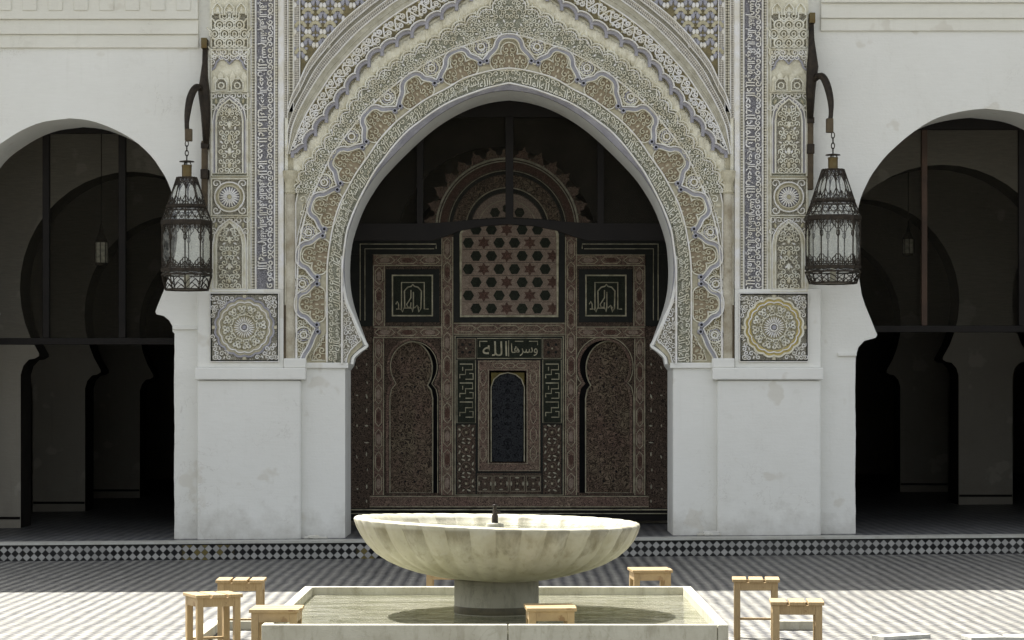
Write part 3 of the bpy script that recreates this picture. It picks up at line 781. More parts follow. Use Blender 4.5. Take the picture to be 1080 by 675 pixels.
# scroll band
mb = FB(); off = offset(sc, .033); a_ = [p for p in off]; b_ = full['CS']
mb.plate([a_ + list(reversed(b_))], ys_ - .012, ys_ + .01, 'g_olive')
mp = Map(offset(resample(cbf, 300), .075), full['CS'])
scrollband(mb, mp, .0155, ys_ - .012, .018, 'stucco_white', 'yellow', 1.35)
random.seed(5)
L_ = mp.L
for i in range(90):
    u = L_ * (i + .5) / 90; s = spiral((0, 0), .032, random.random() * 6, random.choice((-1, 1)), 1.1, 8); v = random.choice((.15, .5, .84)); wd = mp.width(u)
    mb.ribbon([mp(u + a, max(.02, min(.98, v + b / wd))) for a, b in s], .010, ys_ - .012, .014, 'stucco')
mb.ribbon(resample(full['CS'], NB), .014, ys_ - .01, .02, 'stucco_white', False)
mb.build('scroll_band')
# mouldings
mb = FB(); mb.band(R('CS'), R('CG'), ys_ - .025, 'green', .04); mb.ribbon(R('CG'), .012, ys_ - .025, .014, 'stucco_white', False)
mb.band(R('CG'), R('CW'), ys_ - .012, 'check_fine', .03); mb.ribbon(R('CW'), .010, ys_ - .012, .014, 'stucco_white', False)
mid = resample([((a[0] + b[0]) / 2, (a[1] + b[1]) / 2) for a, b in zip(R('CS'), R('CG'))], NB); mb.ribbon(mid, .012, ys_ - .025, .01, 'green', False)
mb.build('arch_moulding')
mb = FB()
mb.band(resample(full['CW'], NB), resample(full['CK'], NB), ys_ - .008, 'check', .03); mb.build('checker_arch_band')
mb = FB(); mb.band(R('CK'), R('CO'), ys_ - .034, 'check_fine', .05); mb.ribbon(R('CO'), .014, ys_ - .034, .018, 'stucco_white', False); mb.ribbon(R('CK'), .008, ys_ - .034, .012, 'stucco_white', False)
mb.build('outer_arch_border')
# zellige spandrels (little scale niches)
for sgn in (0, 1):
    mb = FB(); f = (lambda q: q) if not sgn else mir
    co = catmull(CO, 4); reg = [p for p in co if p[0] > 316 and p[1] > -60]
    poly = [(316.5, -60)] + [(316.5, 87)] + reg; pw = W([f(p) for p in poly]); mb.plate([pw], ys_ - .004, ys_ + .01, 'g_olive')
    for row in range(-4, 7):
        for cc in range(-1, 12):
            x = 325 + cc * 15.6 + (7.8 if row % 2 else 0); y = 29 + row * 14 - 14
            X, Z = P(*f((x, y))); pp = (X, Z)
            if not (pip(pp, pw) and (pip(P(*f((x + 2, y + 1))), pw))): continue
            a = U
            arc = [(X + 4.9 * a * math.cos(t * PI / 8), Z + 5.2 * a * math.sin(t * PI / 8)) for t in range(9)]
            mb.ribbon(arc, .040, ys_ - .004, .024, 'yellow', False)
            for s in (-1, 1):
                mb.blob((X + s * 2.6 * a, Z - 1.2 * a), 2.5 * a, 4.6 * a, ys_ - .004, .02, 'blue', 0, 8)
                mb.blob((X + s * 6.0 * a, Z - 4.8 * a), 2.3 * a, 3.6 * a, ys_ - .004, .026, 'stucco_white', 0, 8)
                mb.blob((X + s * 5.8 * a, Z + 5.6 * a), 2.2 * a, 2.0 * a, ys_ - .004, .02, 'blue', 0, 6)
            mb.blob((X, Z + 1.2 * a), 1.5 * a, 2.4 * a, ys_ - .004, .012, 'purple', 0, 6)
    mb.build('zellige_spandrel')
# vertical strips and pilaster panels
ypan = YF - .02
def rect(a, b, c, d): return [(a, d), (a, c), (b, c), (b, d)]
def outline(mb, f, a, b, c, d, w, y, h, mat): mb.ribbon(W([f(p) for p in rect(a, b, c, d)]), w, y, h, mat, False, True)
for sgn in (0, 1):
    f = (lambda q: q) if not sgn else mir
    random.seed(11 + sgn)
    def vband(name, a, b, c, d, y, mat, edge='stucco_white', pr=.012):
        mb = FB(); A_ = [P(*f((a, c + (d - c) * i / 20)), YF) for i in range(21)]; B_ = [P(*f((b, c + (d - c) * i / 20)), YF) for i in range(21)]
        mb.band(A_, B_, y, mat, .02)
        if edge:
            mb.ribbon(A_, .008, y, pr, edge, False); mb.ribbon(B_, .008, y, pr, edge, False)
        return mb, A_, B_
    mb, _, _ = vband('', 265.2, 269.6, -110, 306, ypan - .008, 'check'); mb.build('checker_strip')
    mb, A_, B_ = vband('', 270.4, 289.6, -110, 306, ypan - .004, 'g_blue')
    if sgn: mp = Map(A_, B_)
    else: mp = Map(A_, B_)
    textband(mb, mp, ypan - .004, .018, 'stucco_white', .08, .6, .8, flip=bool(sgn), start=3 + sgn * 4, off=.015)
    for i in range(int(mp.L / .058)):
        u = .04 + i * .058; s = spiral((0, 0), .031, random.random() * 6, random.choice((-1, 1)), 1.15, 9); v = .77 if not sgn else .23
        mb.ribbon([mp(u + aa, max(.04, min(.96, v + bb / .19))) for aa, bb in s], .012, ypan - .004, .015, 'stucco_white')
    mb.build('inscription_strip')
    mb, _, _ = vband('', 290.2, 294.0, -110, 306, ypan - .008, 'check'); mb.build('checker_strip')
    mb = FB(); mb.pbox(*( (294.6, 299.6) if not sgn else (2 * CX - 299.6, 2 * CX - 294.6)), -110, 305, YF - .05, YF, 'stucco_white'); mb.build('plain_fillet', bevel=.004)
    mb, _, _ = vband('', 299.8, 303.6, -110, 125, YF - .02, 'check_fine'); mb.build('checker_strip')
    mb, _, _ = vband('', 304, 309.6, -110, 118, YF - .008, 'check'); mb.build('checker_strip')
    mb, _, _ = vband('', 310, 316.4, -110, 96, YF - .018, 'check_fine'); mb.build('checker_strip')
    # colonette
    mb = FB(); cx = f((306.5, 0))[0]; X0 = X_(cx)
    mb.lathe([(.048, 0), (.048, Z_(205) - Z_(378))], (X0, YF - .03, Z_(378)), 'col', 16)
    mb.build('colonnette', smooth=True)
    mb = FB(); mb.lathe([(.05, 0), (.062, .02), (.05, .04), (.055, .1), (.08, .2), (.085, .24)], (X0, YF - .03, Z_(205)), 'tan', 12); mb.build('capital')
    mb = FB(); mb.pbox(*sorted((f((300.5, 0))[0], f((304, 0))[0])), 125, 378, YF - .03, YF, 'stucco'); mb.build('plain_fillet')
    mb = FB(); mb.pbox(*sorted((f((299.8, 0))[0], f((303.5, 0))[0])), 322, 378, YF - .045, YF - .03, 'old_paint'); mb.build('worn_edge')
    # --- panel A: niche panel, arched panels, rosette
    yb = ypan
    def ground(mb, a, b, c, d, mat, y): 
        a, b = sorted((f((a, 0))[0], f((b, 0))[0])); mb.pbox(a, b, c, d, y, ypan + .005, mat)
    ax = X_(f((242.5, 0))[0])
    # interlace panel
    mb = FB(); ground(mb, 223, 262, 15, 51.5, 'g_grey', yb - .004); ground(mb, 223, 262, -60, 15, 'cream', yb - .016)
    for j in range(-1, 4):
        for i in range(-2, 3):
            c = (ax + (i + (j % 2) * .5) * 10.5 * U, Z_(46 - j * 9.5))
            if abs(c[0] - ax) > 17 * U or (j == 3 and abs(c[0] - ax) > 6 * U): continue
            mb.ribbon([(c[0] + 5.0 * U * math.cos(t * PI / 7), c[1] + 5.0 * U * math.sin(t * PI / 7)) for t in range(14)], .017, yb - .004, .02, 'stucco', False, True)
            mb.ribbon([(c[0] + 2.1 * U * math.cos(t * PI / 5), c[1] + 2.4 * U * math.sin(t * PI / 5)) for t in range(10)], .012, yb - .004, .016, 'stucco', False, True)
            for s in (-1, 1): mb.ribbon([(c[0] + s * 4.6 * U, c[1] + 3 * U), (c[0] + s * 8 * U, c[1] + 7 * U)], .013, yb - .004, .018, 'stucco', False)
    outline(mb, f, 223.5, 261.5, 14.5, 51.5, .014, yb - .004, .02, 'stucco')
    for i in range(3):                                  # hanging niches at the head of the panel
        xx = ax + (i - 1) * 12.5 * U
        mb.ribbon([(xx - 5 * U, Z_(17)), (xx - 5 * U, Z_(10)), (xx - 3 * U, Z_(7)), (xx, Z_(4)), (xx + 3 * U, Z_(7)), (xx + 5 * U, Z_(10)), (xx + 5 * U, Z_(17))], .016, yb - .015, .02, 'stucco', False)
        mb.blob((xx, Z_(11)), .02, .04, yb - .016, .012, 'stucco')
    mb.build('interlace_panel')
    # stalactite niche panel
    mb = FB(); ground(mb, 223, 262, 53, 97.5, 'cream', yb - .004)
    poly = W([f(p) for p in [(223, 53), (262, 53), (262, 75), (258, 72), (256, 66), (251, 61), (246, 64), (242.5, 68), (239, 64), (234, 61), (229, 66), (227, 72), (223, 75)]])
    mb.plate([poly], yb - .02, yb, 'g_grey'); mb.ribbon(poly[2:], .02, yb - .02, .012, 'purple', False); curls(mb, poly, .06, .011, yb - .02, .01, 'stucco_white', axis=ax)
    for i in range(6):
        xx = ax + (i - 2.5) * 6.2 * U; mb.plate([[(xx - 2.7 * U, Z_(97)), (xx - 2.7 * U, Z_(84 - (i % 2) * 4)), (xx, Z_(80 - (i % 2) * 4)), (xx + 2.7 * U, Z_(84 - (i % 2) * 4)), (xx + 2.7 * U, Z_(97))]], yb - .03, yb, 'cream')
    for s in (-1, 1):
        xx = ax + s * 8.5 * U; q = [(xx - 6 * U, Z_(96)), (xx - 6 * U, Z_(88)), (xx - 3 * U, Z_(84)), (xx + 3 * U, Z_(84)), (xx + 6 * U, Z_(88)), (xx + 6 * U, Z_(96))]
        mb.plate([q], yb - .034, yb, 'g_grey'); mb.ribbon(q, .013, yb - .034, .014, 'stucco', False, True)
        mb.ribbon([(xx + 3 * U * math.cos(t * PI / 6), Z_(91) + 3 * U * math.sin(t * PI / 6)) for t in range(12)], .012, yb - .034, .012, 'stucco', False, True)
    outline(mb, f, 223.5, 261.5, 53, 97.5, .014, yb - .004, .024, 'stucco'); mb.build('niche_panel')
    # arched panels
    for (c, d, ap, big) in ((99, 186, 106, 1), (230, 307.5, 236, 0)):
        mb = FB(); ground(mb, 223, 262, c, d, 'g_green' if big else 'g_grey', yb - .004)
        curls(mb, W([f(p) for p in rect(224, 261, c + 1, c + 18)]), .07, .012, yb - .004, .012, 'stucco_white', axis=ax, leaf='yellow')
        arch = [(228.5, d - 3), (228.5, ap + 22), (230, ap + 13), (234, ap + 6), (238.5, ap + 2.5), (242.5, ap - 1)]
        arch = arch + [(485 - x, y) for x, y in reversed(arch[:-1])]
        aw = W([f(p) for p in arch])
        o2 = offset(aw, .035 if not sgn else -.035)
        mb.plate([o2], yb - .010, yb, 'purple' if big else 'stucco'); mb.plate([offset(aw, -.012 if not sgn else .012)], yb - .0115, yb, 'g_grey')
        mb.ribbon(o2, .012, yb - .010, .014, 'stucco_white', False, True); mb.ribbon(aw, .016, yb - .010, .018, 'stucco', False, True)
        ins = offset(aw, -.03 if not sgn else .03)
        curls(mb, ins, .056, .0112, yb - .0115, .018, 'stucco', axis=ax, leaf='stucco_white')
        for q in range(5 if big else 4): mb.blob((ax, Z_(d - 12 - q * 14)), .022, .042, yb - .0115, .024, 'stucco' if q % 2 else 'tan')
        outline(mb, f, 223.5, 261.5, c, d, .014, yb - .004, .022, 'stucco')
        mb.build('arched_panel')
    # small rosette
    mb = FB(); ground(mb, 223, 262, 188, 228, 'g_grey', yb - .004); c = (ax, Z_(208))
    def ring(mb, c, r, w, y, h, mat, n=32, sc=0, k=0):
        mb.ribbon([(c[0] + (r + sc * abs(math.sin(k * PI * t / n))) * math.cos(2 * PI * t / n), c[1] + (r + sc * abs(math.sin(k * PI * t / n))) * math.sin(2 * PI * t / n)) for t in range(n)], w, y, h, mat, False, True)
    for s1 in (-1, 1):
        for s2 in (-1, 1):
            mb.ribbon(spiral((c[0] + s1 * 14 * U, c[1] + s2 * 14 * U), .05, math.atan2(-s2, -s1), s1 * s2), .012, yb - .004, .014, 'stucco_white')
    mb.blob(c, 15.2 * U, 15.2 * U, yb - .004, .008, 'yellow', 0, 32); mb.blob(c, 13.6 * U, 13.6 * U, yb - .004, .012, 'g_blue', 0, 32)
    ring(mb, c, 15.5 * U, .014, yb - .006, .018, 'stucco_white'); ring(mb, c, 11.7 * U, .016, yb - .014, .012, 'tan')
    for t in range(20):
        a = 2 * PI * t / 20; mb.ribbon([(c[0] + r * U * math.cos(a), c[1] + r * U * math.sin(a)) for r in (2.5, 6, 10.5)], .016, yb - .014, .012, 'stucco_white')
    mb.blob(c, .03, .03, yb - .014, .02, 'yellow', 0, 12)
    outline(mb, f, 223.5, 261.5, 189, 227.5, .016, yb - .004, .024, 'stucco'); mb.build('rosette_panel')
    # large medallion
    yb2 = YF - .05
    mb = FB(); a, b = sorted((f((223.5, 0))[0], f((293.5, 0))[0])); mb.pbox(a, b, 310.5, 380.5, yb2 - .006, yb2 + .003, 'g_grey'); c = (X_((a + b) / 2), Z_(345.5))
    yb3 = yb2 - .006
    sq = [(X_(a), Z_(380.5)), (X_(a), Z_(310.5)), (X_(b), Z_(310.5)), (X_(b), Z_(380.5))]
    random.seed(21)
    for s1 in (-1, 1):
        for s2 in (-1, 1):
            cpoly = [(c[0] + s1 * 34 * U, c[1] + s2 * 34 * U), (c[0] + s1 * 34 * U, c[1] + s2 * 6 * U), (c[0] + s1 * 28 * U, c[1] + s2 * 16 * U), (c[0] + s1 * 22 * U, c[1] + s2 * 24 * U), (c[0] + s1 * 14 * U, c[1] + s2 * 30 * U), (c[0] + s1 * 6 * U, c[1] + s2 * 34 * U)]
            curls(mb, cpoly, .050, .010, yb3, .014, 'stucco_white')
    mb.blob(c, 30 * U, 30 * U, yb3, .010, 'tan' if not sgn else 'ochre', 0, 48)
    ring(mb, c, 29.5 * U, .020, yb3, .02, 'purple' if not sgn else 'stucco', 96, .018, 16); ring(mb, c, 25.5 * U, .012, yb3 - .01, .012, 'stucco_white', 96, .014, 16)
    mb.blob(c, 24.2 * U, 24.2 * U, yb3 - .008, .006, 'g_med', 0, 48)
    for t in range(24):
        a_ = 2 * PI * t / 24; rad = lambda r: (c[0] + r * U * math.cos(a_), c[1] + r * U * math.sin(a_))
        mb.ribbon([rad(5), rad(8), rad(11)], .013, yb3 - .014, .012, 'stucco_white')
        mb.ribbon(spiral(rad(14.5), 2.5 * U, a_, 1 if t % 2 else -1, 1.1, 9), .013, yb3 - .014, .012, 'stucco')
        mb.ribbon(spiral(rad(20.5), 2.9 * U, a_ + PI, -1 if t % 2 else 1, 1.1, 9), .014, yb3 - .014, .012, 'stucco')
        mb.ribbon([rad(17), rad(23)], .011, yb3 - .014, .012, 'stucco_white')
    ring(mb, c, 4 * U, .014, yb3 - .014, .014, 'stucco_white'); mb.blob(c, .028, .028, yb3 - .014, .02, 'purple', 0, 12)
    for q in ((0, 32.5), (0, -32.5), (32.5, 0), (-32.5, 0)): mb.blob((c[0] + q[0] * U, c[1] + q[1] * U), .03, .03, yb3, .02, 'tan', PI / 4, 4)
    mb.ribbon(sq, .014, yb3, .02, 'wood_black', False, True); mb.ribbon(offset(sq, .012 if True else 0, True), .010, yb3, .018, 'stucco_white', False, True)
    mb.build('medallion_panel')

# ================================================================== GALLERY BEHIND
def arch_open(cx, half, jamb, ztop_, zs, Y, pinch=.89):
    # horseshoe opening in world units: centre, widest half width, jamb half width, apex z, spring z
    R_ = half; cz = ztop_ - R_ * 1.04; pts = []
    a0 = math.acos(min(1, pinch)) ; n = 30
    for i in range(n + 1):
        a = -a0 - .12 + (PI + 2 * a0 + .24) * i / n
        pts.append((cx + R_ * math.cos(a), cz + R_ * 1.04 * math.sin(a)))
    zc = pts[0][1]; xr = pts[0][0] - cx
    cor = [(xr, zc - .03), (xr + .05, zc - .06), (xr + (jamb - xr) * .55, zc - .07), (jamb - .03, zc - .14), (jamb, zc - .24)]
    right = [(cx + x, z) for x, z in cor] + [(cx + jamb, -.5)]
    left = [(2 * cx - x, z) for x, z in right]
    return pts + list(left) + list(reversed(right))
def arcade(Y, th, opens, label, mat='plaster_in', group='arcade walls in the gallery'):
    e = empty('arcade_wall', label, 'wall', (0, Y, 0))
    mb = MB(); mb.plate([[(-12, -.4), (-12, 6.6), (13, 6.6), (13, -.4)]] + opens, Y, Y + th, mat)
    mb.v = [(a, b - Y, c) for a, b, c in mb.v]; dk_ = mb.mi('reveal_shade')
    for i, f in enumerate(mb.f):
        if max(mb.v[k][1] for k in f) - min(mb.v[k][1] for k in f) > .1: mb.m[i] = dk_  # side faces of the openings take the painted reveal shade
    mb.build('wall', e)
    xs_ = []
    for op in opens: xs_ += [min(p[0] for p in op), max(p[0] for p in op)]
    xs_ = sorted([-12] + xs_ + [13])
    for i in range(0, len(xs_), 2):
        if xs_[i + 1] - xs_[i] < .2: continue
        m = MB(); z = ztop((xs_[i] + xs_[i + 1]) / 2)
        m.box(xs_[i] - .004, xs_[i + 1] + .004, -.006, th + .006, z + .10, z + .13, 'wood_dark'); m.build('dado_stripe', e)
    return e
Y2, Y3, Y4, Y5 = 28.15, 32.4, 36.9, 41.3
o2 = [arch_open(-4.34, 1.28, 1.27, 4.22, 2.4, Y2), arch_open(4.91, 1.37, 1.36, 4.3, 2.4, Y2), arch_open(-7.55, 1.28, 1.27, 4.22, 2.4, Y2), arch_open(8.2, 1.28, 1.27, 4.22, 2.4, Y2),
      arch_open(-.14, 1.32, 1.55, 4.75, 2.8, Y2)]
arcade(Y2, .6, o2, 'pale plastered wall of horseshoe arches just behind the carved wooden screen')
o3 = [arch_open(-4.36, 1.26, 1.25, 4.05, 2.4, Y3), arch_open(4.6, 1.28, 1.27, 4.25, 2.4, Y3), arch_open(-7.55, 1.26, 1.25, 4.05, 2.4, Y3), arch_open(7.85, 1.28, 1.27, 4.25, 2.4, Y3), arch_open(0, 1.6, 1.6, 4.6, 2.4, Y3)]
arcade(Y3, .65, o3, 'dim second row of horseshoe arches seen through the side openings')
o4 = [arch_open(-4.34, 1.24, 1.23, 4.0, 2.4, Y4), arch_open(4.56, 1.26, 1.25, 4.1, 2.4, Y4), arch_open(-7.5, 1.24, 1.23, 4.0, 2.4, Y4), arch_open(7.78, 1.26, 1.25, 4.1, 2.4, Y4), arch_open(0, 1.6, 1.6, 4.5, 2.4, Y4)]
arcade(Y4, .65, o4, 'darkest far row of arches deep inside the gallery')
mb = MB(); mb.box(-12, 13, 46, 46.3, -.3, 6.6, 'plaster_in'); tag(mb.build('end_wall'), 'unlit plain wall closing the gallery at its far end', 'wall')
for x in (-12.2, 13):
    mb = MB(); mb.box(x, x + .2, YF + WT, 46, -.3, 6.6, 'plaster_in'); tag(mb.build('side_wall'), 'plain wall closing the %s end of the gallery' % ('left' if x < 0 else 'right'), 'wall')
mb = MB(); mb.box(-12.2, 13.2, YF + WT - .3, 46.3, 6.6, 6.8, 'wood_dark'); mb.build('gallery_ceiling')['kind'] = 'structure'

bd = empty('arch_shade_sheet', 'added dark sheet with a round-headed opening, standing in for shade on the wall above the carved screen', 'shade sheet', (0, Y2 - .06, 0))
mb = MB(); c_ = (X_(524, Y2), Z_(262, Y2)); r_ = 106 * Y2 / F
mb.plate([[(-2.4, Z_(262, Y2)), (-2.4, 5.6), (2.4, 5.6), (2.4, Z_(262, Y2))] + [(c_[0] + r_ * math.cos(PI * i / 30), c_[1] + r_ * math.sin(PI * i / 30)) for i in range(31)]], -.02, .05, 'shade_sheet'); mb.build('shade_sheet', bd)  # sheet added to darken the wall around the screen's crown
# ================================================================== TIMBER FRAMES WITH NETTING
def timber(name, label, Y, bars, netpoly, mat='wood_dark', netmat='net'):
    e = empty(name, label, 'net screen', (0, Y, 0), group='timber frames in the arch openings')
    for nm, (a, b, c, d), th, mt in bars:
        m = MB(); m.pbox(a, b, c, d, -th / 2, th / 2, mt, Y); m.build(nm, e, bevel=.006)
    if netpoly:
        m = MB(); m.plate([[P(x, y, Y) for x, y in netpoly]], .028, .030, netmat); m.build('netting', e)
    return e
YB = YF + WT + .06
ts = YF / YB
timber('net_screen', 'dark timber frame with netting in the left side arch', YB,
       [('rail', (-50, 190, 356.5, 363.5), .09, 'wood_dark'), ('post', (45.5, 52.5, 128, 356.5), .08, 'wood_dark'), ('post', (125.5, 133, 128, 356.5), .08, 'wood_dark'),
        ('top_rail', (-50, 190, 128, 141), .08, 'wood_dark'), ('post', (-28, -21, 141, 356.5), .08, 'wood_dark')],
       [(-50, 357), (-50, 141), (190, 141), (190, 357)])
timber('net_screen', 'brown timber frame with netting in the right side arch', YB,
       [('rail', (890, 1180, 343.5, 350.5), .09, 'wood_dark'), ('post', (971.5, 977.5, 137, 343.5), .08, 'wood_bar'), ('post', (1074, 1081, 137, 343.5), .08, 'wood_dark'),
        ('top_rail', (890, 1180, 115, 137), .08, 'wood_dark')], [(890, 345), (890, 137), (1180, 137), (1180, 345)])
e = timber('net_screen', 'dark timber frame with arched rail in the central portal opening', YB,
       [('post', (439.5, 446.5, 124, 238), .08, 'wood_dark'), ('post', (533, 541.5, 122, 236), .08, 'wood_dark'), ('post', (630, 637, 124, 238), .08, 'wood_dark'), ('top_rail', (420, 655, 100, 124), .08, 'wood_dark')],
       [(352, 238), (352, 100), (722, 100), (722, 238)], netmat='net_c')
m = MB()
up = [(360, 236), (440, 236), (465, 235), (490, 233), (515, 231.5), (537, 231)]; lo = [(360, 254), (455, 254), (468, 250), (487, 243), (510, 238.5), (537, 236.5)]
pts = up + [mir(p) for p in reversed(up[:-1])] + [mir(p) for p in lo[:-1]] + list(reversed(lo))
m.plate([[P(x, y, YB) for x, y in pts]], -.05, .05, 'wood_dark'); m.build('curved_rail', e)

# ================================================================== CARVED WOODEN SCREEN
YA = 27.9
scr = empty('wooden_screen', 'tall carved and painted wooden prayer screen filling the central arch', 'screen', (0, YA, 0))
def PA(x, y): return P(x, y, YA)
UA = YA / F
class SB(MB):
    def bx(s, a, b, c, d, y0, y1, mat): s.pbox(a, b, c, d, y0, y1, mat, YA)
    def line(s, pts, w=.012, yb=0, h=.01, mat='wood_line', closed=False): s.ribbon([PA(*p) for p in pts], w, yb, h, mat, False, closed)
    def rect(s, a, b, c, d, **k): s.line(rect(a, b, c, d), closed=True, **k)
    def build(s, name, parent=scr, **kw): return MB.build(s, name, parent, **kw)
def niche(cx, r, yc, bot, jh):      # horseshoe niche outline in pixels
    pts = []
    for i in range(25):
        a = math.radians(-38 + 256 * i / 24); pts.append((cx + r * math.cos(a), yc - r * math.sin(a) * 1.05))
    x = pts[0][0]; y = pts[0][1]
    return [(cx + jh, bot), (cx + jh, y + 14), (cx + jh - 2, y + 5)] + pts + [(cx - jh + 2, y + 5), (cx - jh, y + 14), (cx - jh, bot)]
nl = niche(436.5, 27.5, 386.5, 520, 28.0); nr = [mir(p) for p in nl]
mb = SB(); mb.plate([[PA(*p) for p in [(350, 549), (350, 246), (484, 246), (478, 262), (478, 243), (487, 234), (512, 229), (537, 227), (562, 229), (587, 234), (596, 243), (596, 262), (590, 246), (724, 246), (724, 549)]], [PA(*p) for p in nl], [PA(*p) for p in nr],
    [PA(*p) for p in rect(518, 553, 393, 487)]], 0, .06, 'wood_base')
mb.build('panel')
for lf, m_, g in ((nl, lambda q: q, -9), (nr, mir, 9)):
    inn = [(x + (-4.5 if m_((0, 0))[0] == 0 else 4.5), y) for x, y in lf]
    mb = SB(); c0 = sum(p[0] for p in inn) / len(inn)
    leaf = [(c0 + (x - c0) * .86, y + (2 if y < 500 else 0)) for x, y in inn]
    mb.plate([[PA(*p) for p in leaf]], .10, .13, 'wood_leaf'); mb.ribbon([PA(*p) for p in leaf], .014, .10, .008, 'wood_line', False, True)
    for q in range(14):
        for s in (-1, 1): mb.blob(PA(c0 + s * (5 if q % 2 else 8.5), 378 + q * 10), .014, .014, .10, .004, 'black', 0, 5)
        mb.ribbon([(a, b) for a, b in spiral(PA(c0 - 8 + (q * 7 % 5) - 2, 380 + q * 10), .05, q * 1.3, 1 if q % 2 else -1, 1.3, 9)], .009, .10, .006, 'wood_rail'); mb.ribbon([(a, b) for a, b in spiral(PA(c0 + 8 - (q * 7 % 5) + 2, 380 + q * 10), .05, PI - q * 1.3, -1 if q % 2 else 1, 1.3, 9)], .009, .10, .006, 'wood_rail')
    dr = mb.build('door_leaf')
    mb = SB(); mb.bx(min(p[0] for p in lf) - 2, max(p[0] for p in lf) + 2, 352, 526, .22, .24, 'black'); mb.build('niche_back')  # black sheet stands in for the shade behind the door leaf
    mb = SB(); mb.ribbon([PA(*p) for p in lf], .030, 0, .012, 'wood_rail', False); mb.ribbon(offset([PA(*p) for p in lf], .03), .008, 0, .010, 'wood_line', False); mb.build('niche_frame')
# rails with cartouches
def rail(a, b, c, d, vert):
    mb = SB(); mb.bx(a, b, c, d, -.014, 0, 'wood_rail'); w = .009
    mb.line([(a, c), (a, d)] if vert else [(a, c), (b, c)], w=w, yb=-.012); mb.line([(b, c), (b, d)] if vert else [(a, d), (b, d)], w=w, yb=-.012)
    L = (d - c) if vert else (b - a); n = max(1, round(L / 24)); s = L / n
    for i in range(n):
        t0 = i * s + 1.5; t1 = (i + 1) * s - 1.5
        if vert: m = (a + b) / 2; h = (b - a) / 2 - 2; q = [(m, c + t0), (m + h, c + t0 + 4), (m + h, c + t1 - 4), (m, c + t1), (m - h, c + t1 - 4), (m - h, c + t0 + 4)]
        else: m = (c + d) / 2; h = (d - c) / 2 - 2; q = [(a + t0, m), (a + t0 + 4, m + h), (a + t1 - 4, m + h), (a + t1, m), (a + t1 - 4, m - h), (a + t0 + 4, m - h)]
        mb.line(q, w=.008, yb=-.013, h=.008, closed=True)
        cc = PA(*( (m, c + (t0 + t1) / 2) if vert else (a + (t0 + t1) / 2, m))); mb.blob(cc, .03 if vert else s * UA * .25, s * UA * .25 if vert else .03, -.013, .006, 'wood_red' if i % 2 else 'wood_pink', 0, 8)
    mb.build('cartouche_rail')
for m_ in (lambda a, b: (a, b), lambda a, b: (2 * CX - b, 2 * CX - a)):
    for a, b, c, d, v in ((394, 405.5, 280.5, 344, True), (466, 477.5, 250, 522, True), (394, 465.5, 269, 280, False), (394, 465.5, 345, 356, False), (394, 404.5, 357, 522, True)):
        a2, b2 = m_(a, b); rail(a2, b2, c, d, v)
    # outer stile with inlay ticks
    a2, b2 = m_(372, 390); mb = SB(); mb.bx(a2 - (14 if a2 < 500 else 0), b2 + (14 if a2 > 500 else 0), 357, 545, -.006, 0, 'wood_base')
    random.seed(4)
    for i in range(11):
        y = 368 + i * 16 + random.random() * 3
        for xx in ((376.5, 387) if i % 2 else (387,)):
            xx = xx if a2 < 500 else 2 * CX - xx
            mb.blob(PA(xx + random.uniform(-.6, .6), y + random.uniform(-2, 2)), random.uniform(.007, .011), random.uniform(.012, .03), -.006, .006, 'inlay', random.choice((0, 0, .3, 1.5)), 6)
    mb.build('inlaid_stile')
    # black bordered frame above
    mb = SB(); a2, b2 = m_(352, 466); mb.bx(a2, b2, 251, 268, -.020, 0, 'wood_black')
    c1, c2 = m_(352, 393); mb.bx(c1, c2, 268.2, 344, -.020, 0, 'wood_black')
    mb.line([m_(460, 460)[:1] + (262.5,), m_(460, 460)[:1] + (257.5,), m_(380, 380)[:1] + (257.5,), m_(380, 380)[:1] + (338,)] if True else [], w=.010, yb=-.018)
    mb.line([m_(458, 458)[:1] + (262.5,), m_(385, 385)[:1] + (262.5,), m_(385, 385)[:1] + (338,)], w=.008, yb=-.018)
    mb.build('black_border')
    # square kufic panel
    a2, b2 = m_(407, 463.5); mb = SB(); mb.bx(a2, b2, 284, 340, -.010, 0, 'wood_black'); g1, g2 = m_(414, 456); mb.bx(g1, g2, 290, 333, -.016, -.009, 'wood_green')
    mb.rect(g1, g2, 290.5, 333, w=.022, yb=-.015, h=.008)
    K = lambda pts: [(m_(414, 456)[0] + x, y) for x, y in pts]
    mb.line(K([(4, 326), (9.5, 326), (9.5, 298), (33.5, 298), (33.5, 326), (38, 326)]), w=.014, yb=-.015)
    mb.line(K([(13, 325), (12.5, 307), (16, 303), (20, 302), (21.5, 300), (23, 302), (27, 303), (30.5, 307), (30, 325), (28, 329), (26.5, 323)]), w=.014, yb=-.015)
    mb.line(K([(9, 326), (10.5, 329), (12, 325), (20, 325), (21, 329), (22, 324), (22, 308)]), w=.013, yb=-.015)
    mb.line(K([(19.5, 306), (19.5, 314), (17, 318), (15, 321), (16, 324), (19, 324), (19.5, 319)]), w=.012, yb=-.015)
    mb.line(K([(3.5, 321), (5, 318), (6.5, 321), (6.5, 326)]), w=.011, yb=-.015)
    mb.line(K([(23, 325), (26, 322), (28, 325)]), w=.011, yb=-.015)
    mb.build('kufic_panel')
